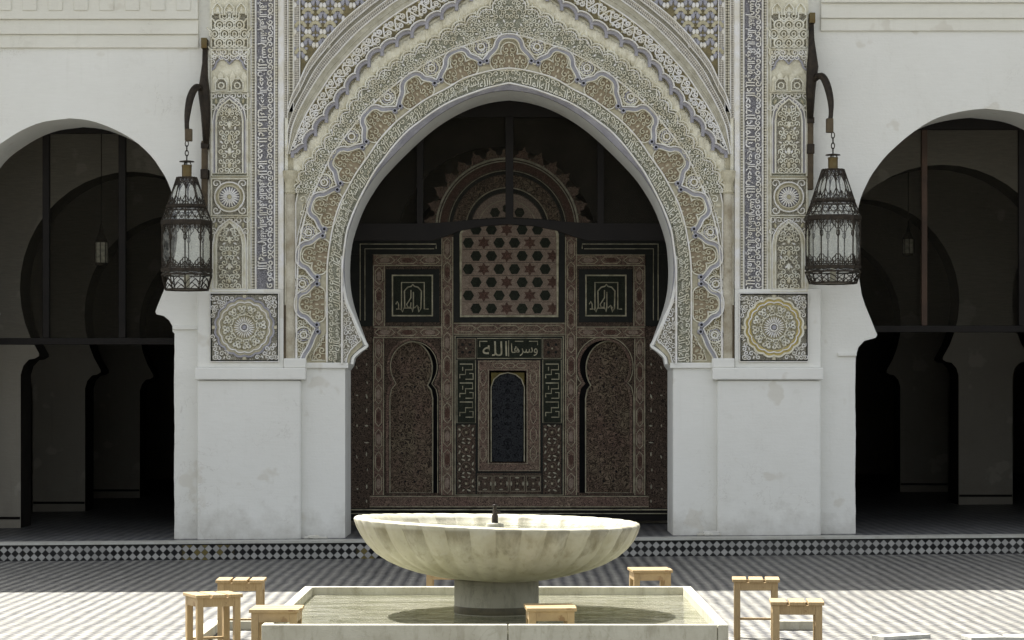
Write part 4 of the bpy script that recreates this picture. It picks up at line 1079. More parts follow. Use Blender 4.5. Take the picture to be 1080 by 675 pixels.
# central lattice grille with hexagons
mb = SB()
ar = lambda x0, x1, top, bot: [(x0, bot), (x0, top + 14), (x0 + 3, top + 7), (x0 + 10, top + 3), (537, top), (x1 - 10, top + 3), (x1 - 3, top + 7), (x1, top + 14), (x1, bot)]
mb.plate([[PA(*p) for p in ar(478.5, 595.5 - .0, 229, 340)]], -.012, .004, 'wood_black'); mb.build('grille_surround')
mb = SB(); field = ar(486, 585.5 + 2.5, 233, 333.5); fw = [PA(*p) for p in field]
mb.plate([fw], -.022, -.011, 'wood_pink'); mb.line(field, w=.03, yb=-.021, h=.008, mat='wood_line', closed=True)
cxg = 537.5
for row in range(7):
    y = 325.5 - row * 13.85; sft = 0 if row % 2 == 0 else 8.1
    for i in range(-4, 5):
        x = cxg - 3 + i * 16.2 + sft; 
        if not (488 < x < 586) or not pip(PA(x, y - 5), fw): continue
        star = (i + (row % 2) * 2 + 99) % 3 == 0
        if not star:
            hx = [(max(487.5, min(586.5, x + 6.4 * math.cos(PI / 3 * t + PI / 2 * 0))), y + 6.4 * math.sin(PI / 3 * t)) for t in range(6)]
            mb.plate([[PA(*p) for p in hx]], -.026, -.020, 'wood_green'); mb.line(hx, w=.009, yb=-.024, h=.006, mat='wood_pink', closed=True)
        else:
            st = [(max(487.5, min(586.5, x + (7.4 if t % 2 == 0 else 4.2) * math.cos(PI / 6 * t + PI / 6))), y + (7.4 if t % 2 == 0 else 4.2) * math.sin(PI / 6 * t + PI / 6)) for t in range(12)]
            mb.plate([[PA(*p) for p in st]], -.026, -.020, 'wood_red'); mb.line(st, w=.006, yb=-.024, h=.005, mat='wood_pink', closed=True)
    mb.line([(488, y + 6.9), (586, y + 6.9)], w=.005, yb=-.021, h=.004, mat='wood_base')
mb.build('lattice_grille')
mb = SB()                                                # horizontal rail below grille, bottom rails
for a, b, c, d in ((478.5, 595.5, 341, 352.5),): mb.bx(a, b, c, d, -.014, 0, 'wood_rail'); mb.rect(a, b, c, d, w=.009, yb=-.012)
for i in range(5):
    q = 480 + i * 23; mb.line([(q, 346.7), (q + 4, 350), (q + 18, 350), (q + 22, 346.7), (q + 18, 343.4), (q + 4, 343.4)], w=.008, yb=-.013, closed=True)
mb.build('cross_rail')
mb = SB(); mb.bx(390, 684, 523, 535, -.012, 0, 'wood_rail'); mb.rect(390, 684, 523.5, 534.5, w=.008, yb=-.011); mb.bx(350, 724, 536, 549, -.035, 0, 'wood_dark'); mb.line([(350, 537.5), (724, 537.5)], w=.012, yb=-.034); mb.line([(350, 541.5), (724, 541.5)], w=.008, yb=-.034)
mb.build('bottom_rail')
# central writing panels
mb = SB(); mb.plate([[PA(*p) for p in rect(480, 594, 354.5, 522)], [PA(*p) for p in rect(516, 555, 391, 488)]], -.010, 0, 'wood_black'); mb.rect(480, 594, 354.5, 522, w=.012, yb=-.009); mb.build('centre_panel')
for a, b in ((482, 501.5), (572.5, 592)):
    mb = SB(); mb.bx(a, b, 357, 378, -.018, -.009, 'wood_base'); mb.rect(a, b, 357, 378, w=.007, yb=-.017); cx, cy = (a + b) / 2, 367.5
    for s1 in (-1, 1):
        for s2 in (-1, 1): mb.blob(PA(cx + s1 * 4, cy + s2 * 4), .022, .022, -.017, .008, 'wood_black', PI / 4, 4)
    mb.blob(PA(cx, cy), .014, .014, -.017, .008, 'wood_line', PI / 4, 4); mb.build('corner_panel')
mb = SB(); mb.bx(503, 571, 357, 378, -.018, -.009, 'wood_green'); mb.rect(503, 571, 357, 378, w=.007, yb=-.017)
textbox(mb, 'وسرها', PA(539, 0)[0], PA(567, 0)[0], PA(0, 375.5)[1], PA(0, 362)[1], -.017, .010, 'wood_line', .0)
textbox(mb, 'الله', PA(509, 0)[0], PA(535, 0)[0], PA(0, 375.5)[1], PA(0, 360)[1], -.017, .010, 'wood_line', .0)
mb.line([(558, 360), (567, 360), (567, 364)], w=.009, yb=-.017, mat='wood_line'); mb.line([(543, 360), (552, 360)], w=.009, yb=-.017, mat='wood_line'); mb.line([(506, 366), (506, 360), (514, 360)], w=.010, yb=-.017, mat='wood_line'); mb.line([(536.5, 359), (536.5, 376)], w=.008, yb=-.017, mat='wood_line')
mb.build('inscription_panel')
for x0 in (482, 572.5):
    mb = SB(); mb.bx(x0, x0 + 19.5, 379.5, 446, -.018, -.009, 'wood_green'); mb.rect(x0, x0 + 19.5, 379.5, 446, w=.007, yb=-.017)
    k = lambda pts: [(x0 + x, y) for x, y in pts]
    for q in (0, 1, 2):
        y = 384 + q * 20
        mb.line(k([(3, y), (16.5, y), (16.5, y + 6), (9, y + 6), (9, y + 11), (3, y + 11), (3, y + 15)]), w=.012, yb=-.017, h=.01, mat='wood_line')
        mb.line(k([(13, y + 10), (17, y + 10), (17, y + 16), (9, y + 16)]), w=.011, yb=-.017, h=.01, mat='wood_line')
        if q < 2: mb.line(k([(6, y + 3), (6, y + 7)]), w=.009, yb=-.017, h=.01, mat='wood_line')
    mb.build('kufic_strip')
    mb = SB(); mb.bx(x0, x0 + 19.5, 448, 521, -.018, -.009, 'wood_base')
    for j in range(4):
        cy = 456 + j * 18
        for i in range(8):
            a = i * PI / 4 + PI / 8
            if i % 2 == 0 or True: mb.blob(PA(x0 + 9.7 + 7.6 * math.cos(a), cy + 7.6 * math.sin(a)), .010, .026 if i % 2 else .018, -.017, .008, 'inlay', a if i % 2 else a + .4, 6)
        mb.blob(PA(x0 + 9.7, cy), .018, .018, -.017, .008, 'wood_line', PI / 4, 4)
        mb.ribbon([(PA(x0 + 9.7, cy)[0] + .052 * math.cos(t * PI / 4), PA(x0 + 9.7, cy)[1] + .052 * math.sin(t * PI / 4)) for t in range(8)], .006, -.017, .006, 'wood_rail', False, True)
    mb.build('inlaid_strip')
mb = SB(); mb.bx(503, 571, 499, 521, -.018, -.009, 'wood_base')
for i in range(4):
    cx = 511.5 + i * 17
    mb.rect(cx - 7.5, cx + 7.5, 502, 518, w=.006, yb=-.017, h=.006)
    for a in range(4): mb.blob(PA(cx + 6.2 * math.cos(a * PI / 2), 510 + 6.2 * math.sin(a * PI / 2)), .009, .028, -.017, .008, 'inlay', 0 if a % 2 == 0 else PI / 2, 6)
    mb.blob(PA(cx, 510), .014, .014, -.017, .008, 'wood_line', PI / 4, 4)
mb.build('inlaid_strip')
mb = SB(); mb.plate([[PA(*p) for p in rect(504, 570, 380, 497)], [PA(*p) for p in rect(516, 555, 391, 488)]], -.022, -.009, 'wood_rail')
mb.rect(505, 569, 381, 496, w=.008, yb=-.021); mb.rect(515, 556, 390, 489, w=.008, yb=-.021)
for s in (509.5, 560.5 + 2):
    for j in range(5): 
        y = 390 + j * 20; mb.line([(s, y), (s + 3.2, y + 5), (s + 3.2, y + 12), (s, y + 17), (s - 3.2, y + 12), (s - 3.2, y + 5)], w=.007, yb=-.021, h=.006, closed=True)
for j in range(3): mb.line([(520 + j * 12, 385.5), (523 + j * 12, 383), (529 + j * 12, 383), (531 + j * 12, 385.5), (529 + j * 12, 388), (523 + j * 12, 388)], w=.007, yb=-.021, h=.006, closed=True)
mb.build('niche_surround')
cn = [(518, 487), (518, 408), (521, 400), (527, 395), (535.5, 393), (544, 395), (550, 400), (553, 408), (553, 487)]
mb = SB(); mb.plate([[PA(*p) for p in rect(516, 555, 391, 488)], [PA(*p) for p in cn]], .0, .012, 'wood_olive'); mb.line(cn, w=.012, yb=0, mat='wood_line'); mb.build('spandrel')
mb = SB(); mb.plate([[PA(*p) for p in cn]], .03, .04, 'iron_lattice'); curls(mb, [PA(*p) for p in cn], .052, .012, .03, .008, 'lattice', axis=PA(535.5, 0)[0]); mb.build('niche_lattice')
# semicircular crown
mb = SB(); cc = PA(535, 242)
def half(r, n=40): return [(cc[0] + r * UA * math.cos(PI * i / n), cc[1] + r * UA * math.sin(PI * i / n)) for i in range(n + 1)]
mb.plate([half(76)], .0, .06, 'wood_base')
for r, w, mt in ((75, .022, 'inlay'), (72, .010, 'inlay'), (62, .008, 'wood_line'), (44, .010, 'wood_line'), (31, .008, 'wood_line')): mb.ribbon(half(r), w, 0, .012, mt, False)
mb.band(half(71), half(64), -.006, 'wood_red', .02); mb.band(half(62.5), half(58), -.008, 'wood_black', .02); mb.band(half(57), half(45), -.004, 'wood_leaf', .02); mb.band(half(43), half(39), -.008, 'wood_black', .02); mb.band(half(38), half(1), -.004, 'wood_pink', .02)
for i in range(5):
    a = PI * (i + .5) / 5; mb.blob((cc[0] + 22 * UA * math.cos(a), cc[1] + 22 * UA * math.sin(a)), .06, .06, -.004, .008, 'wood_green', a, 6)
mb.build('crown')
for i in range(15):
    a = PI * (i + .5) / 15; r = 76 * UA; m = SB(); ca, sa = math.cos(a), math.sin(a)
    T = lambda x, y: (cc[0] + (r + y) * ca - x * sa, cc[1] + (r + y) * sa + x * ca)
    m.plate([[T(-.08, -.01), (T(-.08, .03)), T(-.055, .04), T(-.055, .08), T(-.025, .09), T(0, .14), T(.025, .09), T(.055, .08), T(.055, .04), T(.08, .03), T(.08, -.01)]], .01, .05, 'wood_rail'); m.build('merlon')

# ================================================================== LANTERNS AND BRACKETS
def lantern(px, parts, Y, label, tilt_=0):
    X0 = X_(px, Y)
    y = parts; z = {k: Z_(v, Y) for k, v in y.items() if k not in ('r',)}; r = y['r'] * Y / F
    c = (X0, Y, 0); e = empty('hanging_lantern', label, 'lantern', (X0, Y, z['bot']), group='large glazed courtyard lanterns')
    o = (X0, Y, z['bot'])
    def B(mb, name, par=e, **kw):
        mb.v = [(a - o[0], b - o[1], cc_ - o[2]) for a, b, cc_ in mb.v]; return mb.build(name, par, **kw)
    n = 10; rot = PI / 10 + .06
    ht = z['coll_b'] - z['base_t']
    # chain and hook
    mb = MB(); zt = z['hook']; zb = z['loop']
    k = 4; L = (zt - zb) / k
    for i in range(k):
        cz = zb + L * (i + .5); pts = []
        for t in range(10):
            a = 2 * PI * t / 10; q = .017 * math.cos(a); pts.append((X0 + (q if i % 2 else 0), Y + (0 if i % 2 else q), cz + L * .62 * math.sin(a)))
        mb.tube(pts, .0055, 'iron', 6, True)
    B(mb, 'chain', smooth=True)
    mb = MB(); mb.lathe([(.0, .012), (.075, .0), (.078, -.008), (.0, -.006)], (X0, Y, zb - .01), 'iron', 16); B(mb, 'cap_disc', smooth=True)
    mb = MB(); zn = z['neck_t']; zm = z['cone_t']; rn = .050
    mb.lathe([(.0, zn), (rn, zn), (rn + .004, zn - .01), (rn, zn - .02), (rn, zm + .01), (rn + .006, zm)], (X0, Y, 0), 'brass', 16)
    mb.tube([(X0, Y, zb - .02), (X0, Y, zn)], .006, 'iron')
    for a in range(3): mb.tube([(X0 + .045 * math.cos(a * 2.1), Y + .045 * math.sin(a * 2.1), zn), (X0 + .03 * math.cos(a * 2.1), Y + .03 * math.sin(a * 2.1), zb - .015)], .005, 'iron')
    B(mb, 'neck', smooth=True)
    zc0, zc1 = z['cone_t'], z['cone_b']; zd = z['coll_b']; ze = z['base_t']; zf = z['base_b']; zg = z['bot']
    def ring(mb, r0, za, zb_, r1=None, t=.006, mat='iron'):
        r1 = r1 or r0; mb.lathe([(r0, za), (r0 + t, za), (r1 + t, zb_), (r1, zb_), (r0, za)], (X0, Y, 0), mat, n, rot)
    rc = r * .40; rb = r * .80
    def pt(rr, k, zz): a = 2 * PI * k / n + rot; return (X0 + rr * math.cos(a), Y + rr * math.sin(a), zz)
    def bars(mb, ra, za, rb_, zb_, w=.006, half=False):
        for k in range(n * (2 if half else 1)):
            kk = k / (2 if half else 1); sc_ = 1 if kk == int(kk) else math.cos(PI / n)
            mb.tube([pt(ra * sc_, kk, za), pt(rb_ * sc_, kk, zb_)], w, 'iron', 5)
    def lace(mb, ra, za, rb_, zb_, kk, rows):           # openwork on face kk between ring a (top) and b (bottom)
        A0, A1 = Vector(pt(ra, kk, za)), Vector(pt(ra, kk + 1, za)); B0, B1 = Vector(pt(rb_, kk, zb_)), Vector(pt(rb_, kk + 1, zb_))
        G = lambda u, v: tuple((A0 * (1 - u) + A1 * u) * (1 - v) + (B0 * (1 - u) + B1 * u) * v)
        for poly in rows: mb.tube([G(u, v) for u, v in poly], .0052, 'iron', 4)
    # roof cone
    mb = MB(); ring(mb, rc, zc0 - .02, zc0); ring(mb, rb, zc1 - .015, zc1 + .02); bars(mb, rc, zc0, rb, zc1, .007)
    arcp = [(0, .45), (.12, .3), (.3, .22), (.5, .08), (.7, .22), (.88, .3), (1, .45)]
    lowp = [(0, .6), (.2, .75), (.35, .82), (.5, .68), (.65, .82), (.8, .75), (1, .6)]
    for k in range(n):
        lace(mb, rc, zc0, rb, zc1, k, [arcp, [(0, .3), (.5, 0), (1, .3)], lowp, [(0, .8), (.5, 1), (1, .8)], [(.5, .68), (.5, 1)], [(.5, 0), (.5, .22)], [(0, .15), (1, .15)], [(0, .92), (1, .92)], [(.25, .76), (.25, 1)], [(.75, .76), (.75, 1)]])
    B(mb, 'roof')
    mb = MB(); ring(mb, rb, zc1 - .012, zc1); bars(mb, rb, zc1, r, zd, .006)
    for k in range(n):
        lace(mb, rb, zc1, r, zd, k, [[(0, .5), (.25, .1), (.5, .5), (.75, .9), (1, .5)], [(0, .5), (.25, .9), (.5, .5), (.75, .1), (1, .5)], [(0, .25), (1, .25)], [(0, .75), (1, .75)]])
    ring(mb, r, zd - .045, zd, t=.012)
    B(mb, 'collar')
    # body
    r2 = r * .985
    mb = MB(); bars(mb, r, zd, r2, ze, .0075)
    H = [[(0, .26), (.1, .28), (.2, .22), (.32, .18), (.42, .08), (.5, .06), (.58, .08), (.68, .18), (.8, .22), (.9, .28), (1, .26)], [(0, .18), (.3, .06), (.5, 0), (.7, .06), (1, .18)], [(0, .1), (1, .1)], [(0, .045), (1, .045)], [(.15, .02), (.15, .24)], [(.85, .02), (.85, .24)], [(.3, 0), (.3, .15)], [(.7, 0), (.7, .15)], [(0, .34), (.08, .3), (.1, .38), (.0, .44)], [(1, .34), (.92, .3), (.9, .38), (1, .44)]]
    H += [[(u, 1 - v * .8) for u, v in q] for q in H[:8]]
    for k in range(n): lace(mb, r, zd, r2, ze, k, H)
    B(mb, 'cage')
    mb = MB(); mb.lathe([(rc * .985, zc0), (rb * .985, zc1), (r * .985, zd), (r2 * .985, ze), (r * .985, zf)], (X0, Y, 0), 'glass', n, rot); B(mb, 'glazing')
    mb = MB(); ring(mb, r, ze - .03, ze + .005, t=.012); ring(mb, r * 1.0, zf - .0, ze - .05, t=.010); rg = r * .86
    for k in range(n): lace(mb, r, zf, rg, zg, k, [[(0, .7), (.15, .4), (.5, .1), (.85, .4), (1, .7)], [(0, .9), (.5, .5), (1, .9)]]); lace(mb, r, ze - .03, r, zf, k, [[(0, 0), (1, 1)], [(1, 0), (0, 1)]])
    bars(mb, r, zf, rg, zg, .007); ring(mb, rg, zg, zg + .018); B(mb, 'base_rim')
    mb = MB(); mb.lathe([(0, zg + .012), (rg, zg + .012)], (X0, Y, 0), 'brass', n, rot); mb.lathe([(.0, zg + .02), (.03, zg + .02), (.03, zg + .16), (0, zg + .16)], (X0, Y, 0), 'inlay', 12); B(mb, 'lamp_holder')
    return e
YL = 25.15
lantern(197, dict(hook=149, loop=169, neck_t=174, cone_t=187, cone_b=219, coll_b=233, base_t=284, base_b=291, bot=306.5, r=26.8), YL, 'dark openwork metal lantern hanging left of the portal with smaller body')
lantern(878.5, dict(hook=140, loop=162, neck_t=166, cone_t=178.5, cone_b=213, coll_b=228, base_t=281, base_b=288, bot=299.5, r=28.8), YL, 'larger dark openwork metal lantern hanging right of the portal')
def bracket(sgn, top, px, hook, end, label):
    d = 1 if sgn == 0 else -1
    YW = YF + .02
    e = empty('lantern_bracket', label, 'bracket', (X_(px, YW), YW, Z_(top, YW)), group='wall brackets carrying the lanterns'); o = (X_(px, YW), YW, Z_(top, YW))
    def B(mb, name, **kw): mb.v = [(a - o[0], b - o[1], c - o[2]) for a, b, c in mb.v]; return mb.build(name, e, **kw)
    q = lambda x, y, Y: (X_(x, Y), Y, Z_(y, Y))
    mb = MB(); mb.tube([q(px, top + 4, YW - .07), q(px - d * .3, top + 25, YW - .10), q(px - d * 1.2, top + 40, YW - .12), q(px - d * 1.5, top + 55, YW - .12), q(px + d * .5, top + 80, YW - .1), q(px + d * 1, top + 110, YW - .1)],
                      [.028, .03, .042, .062, .05, .034], 'iron', 8); B(mb, 'stem', smooth=True)
    mb = MB(); x = X_(px, YW); mb.box(x - .03, x + .03, YW - .12, YW + .03, Z_(top + 11, YW), Z_(top, YW), 'brass'); B(mb, 'head_block', bevel=.006)
    mb = MB(); mb.box(x - .038 + d * .01, x + .022 + d * .01, YW - .11, YW - .03, Z_(top + 186, YW), Z_(top + 108, YW), 'old_paint'); B(mb, 'timber_rod', bevel=.008)
    mb = MB(); mb.box(x - .045 + d * .01, x + .03 + d * .01, YW - .13, YW + .03, Z_(top + 148, YW), Z_(top + 138, YW), 'iron'); B(mb, 'clasp', bevel=.004); mb = MB(); mb.box(x - .042 + d * .01, x + .03 + d * .01, YW - .12, YW + .03, Z_(top + 116, YW), Z_(top + 110, YW), 'iron'); B(mb, 'clasp', bevel=.004)
    mb = MB(); pts = catmull3([q(a, b, YW - .12 - (YW - .12 - YL) * t) for a, b, t in hook]); rs = [.024 + .016 * math.sin(PI * min(1, i / (len(pts) * .8))) for i in range(len(pts))]
    mb.tube(pts, rs, 'iron', 8); B(mb, 'swan_neck', smooth=True)
    mb = MB(); X = X_(end[0], YL); mb.box(X - .036, X + .036, YL - .036, YL + .036, Z_(end[2], YL), Z_(end[1], YL), 'old_paint'); B(mb, 'end_block', bevel=.008)
    return e
def catmull3(p, sub=5):
    xy = catmull([(a, b) for a, b, c in p], sub); xc = catmull([(a, c) for a, b, c in p], sub)
    return [(a[0], a[1], c[1]) for a, c in zip(xy, xc)]
bracket(0, 41.5, 216.5, [(214, 97, 0), (210, 92, .2), (205, 94, .4), (200.5, 104, .6), (198, 118, .8), (197, 130, .95), (197.5, 140, 1)], (199, 136, 149), 'dark iron bracket with swan neck left of the portal')
bracket(1, 15, 855.5, [(858, 86, 0), (863, 80.5, .2), (868.5, 82, .4), (873, 92, .6), (876, 106, .8), (876.5, 118, .95), (875.5, 128, 1)], (875, 125, 140), 'dark iron bracket with swan neck right of the portal')
def small_lamp(px, top, bot, Y, label):
    e = empty('hanging_lamp', label, 'lamp', (X_(px, Y), Y, Z_(bot, Y)), group='small lamps hanging inside the gallery'); o = (X_(px, Y), Y, Z_(bot, Y)); h = Z_(top, Y) - Z_(bot, Y)
    mb = MB(); mb.tube([(0, 0, h), (0, 0, 6.6 - o[2])], .006, 'iron', 5); mb.build('cable', e)
    mb = MB(); mb.lathe([(.01, h), (.03, h * .8), (.07, h * .6), (.075, h * .55)], (0, 0, 0), 'iron', 8); mb.lathe([(.07, .0), (.075, .03), (.05, .0)], (0, 0, 0), 'iron', 8)
    for k in range(8): a = k * PI / 4; mb.tube([(.073 * math.cos(a), .073 * math.sin(a), .02), (.073 * math.cos(a), .073 * math.sin(a), h * .56)], .005, 'iron', 4)
    mb.build('lamp_body', e)
    mb = MB(); mb.lathe([(.068, .02), (.068, h * .55)], (0, 0, 0), 'inlay', 8); mb.build('lamp_glass', e)
small_lamp(107, 236, 280, 27.4, 'small lamp hanging on a thin cable inside the left arch')
small_lamp(958, 238, 270, 30.5, 'faint small lamp hanging deep inside the right arch')

# ================================================================== FOUNTAIN
FX, FY = -.096, 15.3
ft = empty('marble_fountain', 'round scalloped marble fountain bowl on a drum standing in the square basin', 'fountain', (FX, FY, .05))
def FBd(mb, name, par=ft, **kw): mb.v = [(a - FX, b - FY, c - .05) for a, b, c in mb.v]; return mb.build(name, par, **kw)
NL = 36; ZR = .855
def lob_r(k):
    def rad(r, z, t):
        q = (t * NL / (2 * PI)) % 1; bulge = abs(math.sin(PI * q)) ** .7
        return r * (1 - k + k * bulge) if r > .3 else r
    return rad
outp = [(.25, .497), (.30, .500), (.38, .510), (.49, .533), (.60, .566), (.68, .600), (.75, .642), (.81, .698), (.85, .752), (.875, .80), (.890, .845), (.886, ZR)]
mb = MB(); vs = []; n = NL * 6
def wob(t): return .004 * math.sin(3 * t + 1) + .003 * math.sin(7 * t)
rings = [(r, z, .024 * min(1, (r - .25) / .25) * (1 if z < .83 else .3)) for r, z in outp] + [(.868, ZR + .008, .02), (.835, ZR + .004, .02), (.815, ZR - .02, .02), (.78, ZR - .06, .02), (.70, ZR - .10, .015), (.4, ZR - .14, 0), (.0, ZR - .15, 0)]
for r, z, k in rings:
    for i in range(n):
        t = 2 * PI * i / n; q = (i / 6.0) % 1; b = abs(math.sin(PI * q)) ** .8
        rr = r - k * (1 - b) + wob(t) * min(1, r); vs.append((FX + rr * math.cos(t), FY + rr * math.sin(t), z + .006 * math.sin(2 * t + .6) - .026 * rr * math.cos(t) * min(1, max(0, (z - .5) * 4)) + (0.0015 * (b - .5) if z > .84 else 0)))
m = len(rings)
mb.add(vs, [(i * n + k, i * n + (k + 1) % n, (i + 1) * n + (k + 1) % n, (i + 1) * n + k) for i in range(m - 1) for k in range(n)], 'marble')
M['bowl'] = None
def bowl_mat():
    a = N('fountain_marble'); v = a.co()
    tc = a.n('ShaderNodeTexCoord'); sp = a.n('ShaderNodeSeparateXYZ', i_Vector=tc.outputs['Object'])
    ang = a.math('ARCTAN2', sp.outputs[1], sp.outputs[0])
    idx = a.math('FLOOR', a.math('MULTIPLY', a.math('ADD', ang, PI), NL / (2 * PI)))
    wn = a.n('ShaderNodeTexWhiteNoise', noise_dimensions='1D'); a.link(idx, wn.inputs['W']); par = a.math('MODULO', idx, 2.0)
    n1 = a.noise(v, 4, 7, .65, .5); n2 = a.noise(a.co(scale=(1, 1, .25)), 14, 5, .7)
    col = a.mix(a.ramp(n1, .35, .68), (.47, .455, .37, 1), (.37, .35, .255, 1))
    grime = a.ramp(a.math('ADD', a.math('MULTIPLY', sp.outputs[2], .9), a.math('MULTIPLY', n2, .35)), .72, .88)
    grime = a.math('MULTIPLY', grime, a.math('MULTIPLY_ADD', a.math('MULTIPLY', a.ramp(wn.outputs[0], .15, .35), par), .5, .18))
    rimclean = a.ramp(sp.outputs[2], .785, .80, (1, 1, 1, 1), (0, 0, 0, 1))
    col = a.mix(a.math('MULTIPLY', grime, rimclean), col, (.115, .10, .06, 1))
    col = a.mix(a.math('MULTIPLY', a.ramp(n2, .52, .72), .5), col, (.19, .165, .10, 1))
    a.bump(a.math('ADD', n2, a.math('MULTIPLY', a.noise(v, 80, 3), .4)), .35, .006)
    return a.done(col, .5)
M['bowl'] = bowl_mat(); mb.mats = ['bowl']
FBd(mb, 'bowl', smooth=True)
mb = MB(); mb.lathe([(.262, .05), (.262, .495), (.20, .50)], (FX, FY, 0), 'marble_grey', 48); mb.lathe([(.2655, .29), (.2665, .305), (.2645, .335)], (FX, FY, 0), 'wet', 48); FBd(mb, 'pedestal', smooth=True)
mb = MB(); mb.lathe([(.0, ZR - .14), (.06, ZR - .13), (.055, ZR - .02), (.05, ZR - .012), (.0, ZR - .01)], (FX - .01, FY, 0), 'marble_grey', 16)
mb.lathe([(.02, ZR - .02), (.02, ZR + .035), (.014, ZR + .045), (.012, ZR + .09), (.02, ZR + .1), (.0, ZR + .105)], (FX - .01, FY, 0), 'iron', 10); mb.tube([(FX - .01, FY, ZR + .05), (FX + .02, FY - .03, ZR + .055)], .008, 'iron'); FBd(mb, 'spout', smooth=True)
mb = MB(); mb.lathe([(0, ZR - .045), (.80, ZR - .045)], (FX, FY, 0), 'water', 64); o = mb.build('fountain_water'); o['kind'] = 'structure'
# square basin
bs = empty('square_basin', 'low square marble basin holding the green water under the fountain bowl', 'basin', (FX, FY, 0))
BW, Y0b, Y1b, ZB, T = 1.315, 13.88, 16.77, .34, .06
def BB(mb, name, **kw): mb.v = [(a - FX, b - FY, c) for a, b, c in mb.v]; return mb.build(name, bs, **kw)
for nm, (a, b, c, d) in (('front_wall', (-BW, .07, Y0b, Y0b + T)), ('front_wall', (.076, BW - T - .004, Y0b, Y0b + T)), ('back_wall', (-BW, BW, Y1b - T, Y1b)), ('side_wall', (-BW, -BW + T, Y0b + T + .003, Y1b - T - .003)), ('side_wall', (BW - T, BW, Y0b, Y1b - T - .003))):
    mb = MB(); mb.box(FX + a, FX + b, c, d, 0, ZB, 'marble'); BB(mb, nm, bevel=.006)
mb = MB(); mb.box(FX - BW + T, FX + BW - T, Y0b + T, Y1b - T, .004, .09, 'marble'); BB(mb, 'basin_floor')
mb = MB(); z = ZB - .055; n1, n2 = 2, 2
mb.add([(FX - BW + T, Y0b + T, z), (FX + BW - T, Y0b + T, z), (FX + BW - T, Y1b - T, z), (FX - BW + T, Y1b - T, z)], [(0, 1, 2, 3)], 'water'); o = mb.build('basin_water'); o['kind'] = 'structure'
# kerb on the left, block on the right
e = empty('marble_kerb', 'low marble kerb running round the left side of the basin', 'kerb', (-2.13, 17.3, 0))
mb = MB(); mb.box(0, .78, -.10, 0, 0, .065, 'marble'); mb.build('kerb_stone', e, bevel=.006)
mb = MB(); mb.box(0, .10, -3.4, -.103, 0, .065, 'marble'); mb.build('kerb_stone', e, bevel=.006)
mb = MB(); X0 = X_(812, 17.3); X1 = X_(857, 17.3); mb.box(X0, X1, 17.2, 17.3, 0, .065, 'marble'); tag(mb.build('marble_block', bevel=.006, loc=(X0, 17.3, 0)), 'short marble block on the sunlit floor behind the rightmost stool', 'block')
# loose slabs
def slab(px0, px1, py, Y, dz, rz, label, d=.16, lean=0):
    x0, x1 = X_(px0, Y), X_(px1, Y); z = Z_(py, Y); w = x1 - x0
    mb = MB(); mb.box(-w / 2, w / 2, -d / 2, d / 2, 0, .028, 'ledge'); o = mb.build('marble_slab', bevel=.003); o.location = ((x0 + x1) / 2, Y, max(0, z)); o.rotation_euler = (0, lean, rz); tag(o, label, 'slab', 'loose marble slabs on the floor')
slab(920, 981, 674, 16.6, 0, .5, 'thin marble slab lying askew on the sunlit floor at bottom right', .14)
slab(1018, 1056, 675, 16.45, 0, .18, 'pale marble slab beside the frame edge at bottom right', .2)
slab(1059, 1096, 675, 16.5, 0, -.12, 'rightmost marble slab cut by the edge of the photo', .2)

# ================================================================== STOOLS
def make_stool():
    e = empty('wooden_stool', '', 'stool'); w, d, h, t = .32, .285, .415, .02; l = .042
    for i in range(3):
        mb = MB(); x = -w / 2 + .095 / 2 + i * (w - .095) / 2; mb.box(x - .0475, x + .0475, -d / 2 - .006 * (i % 2), d / 2, h - t, h, 'pine'); mb.build('seat_slat', e, bevel=.003)
    for sx in (-1, 1):
        for sy in (-1, 1):
            mb = MB(); x = sx * (w / 2 - .012 - l / 2); y = sy * (d / 2 - .012 - l / 2); mb.box(x - l / 2, x + l / 2, y - l / 2, y + l / 2, 0, h - t, 'pine'); mb.build('leg', e, bevel=.003)
    xi = w / 2 - .012 - l; yi = d / 2 - .012 - l
    for sy in (-1, 1):
        mb = MB(); y = sy * (d / 2 - .024); mb.box(-xi, xi, y - .011, y + .011, h - t - .055, h - t, 'pine'); mb.build('apron', e, bevel=.002)
    for sx in (-1, 1):
        mb = MB(); x = sx * (w / 2 - .024); mb.box(x - .011, x + .011, -yi, yi, h - t - .055, h - t, 'pine'); mb.build('apron', e, bevel=.002)
    mb = MB(); mb.box(-xi, xi, -.012 + d / 2 - .03, d / 2 - .018, .12, .135, 'pine'); mb.build('stretcher', e, bevel=.002)
    return e
def copy_tree(o, p=None):
    c = o.copy(); COL.objects.link(c); c.parent = p
    for ch in [k for k in o.children]: copy_tree(ch, c)
    return c
stools = [(224.5, 171, 24, 'raw pine stool seen cornerwise, leftmost of all the stools'),
          (254.5, 157.5, 2, 'raw pine stool with three visible seat slats behind the leftmost stool'),
          (292, 183, 88, 'low raw pine stool in front of the left corner of the basin'),
          (580, 183, 92, 'raw pine stool before the front wall of the basin, right of the fountain drum'),
          (685.5, 149, 95, 'raw pine stool half hidden behind the back wall of the basin at right'),
          (797, 157, -4, 'raw pine stool just off the right side of the basin on the sunlit floor'),
          (840, 178, -3, 'raw pine stool cut by the bottom edge, rightmost of all the stools'),
          (470, 148, 90, 'raw pine stool behind the fountain, only one leg showing under the bowl')]
proto = make_stool()
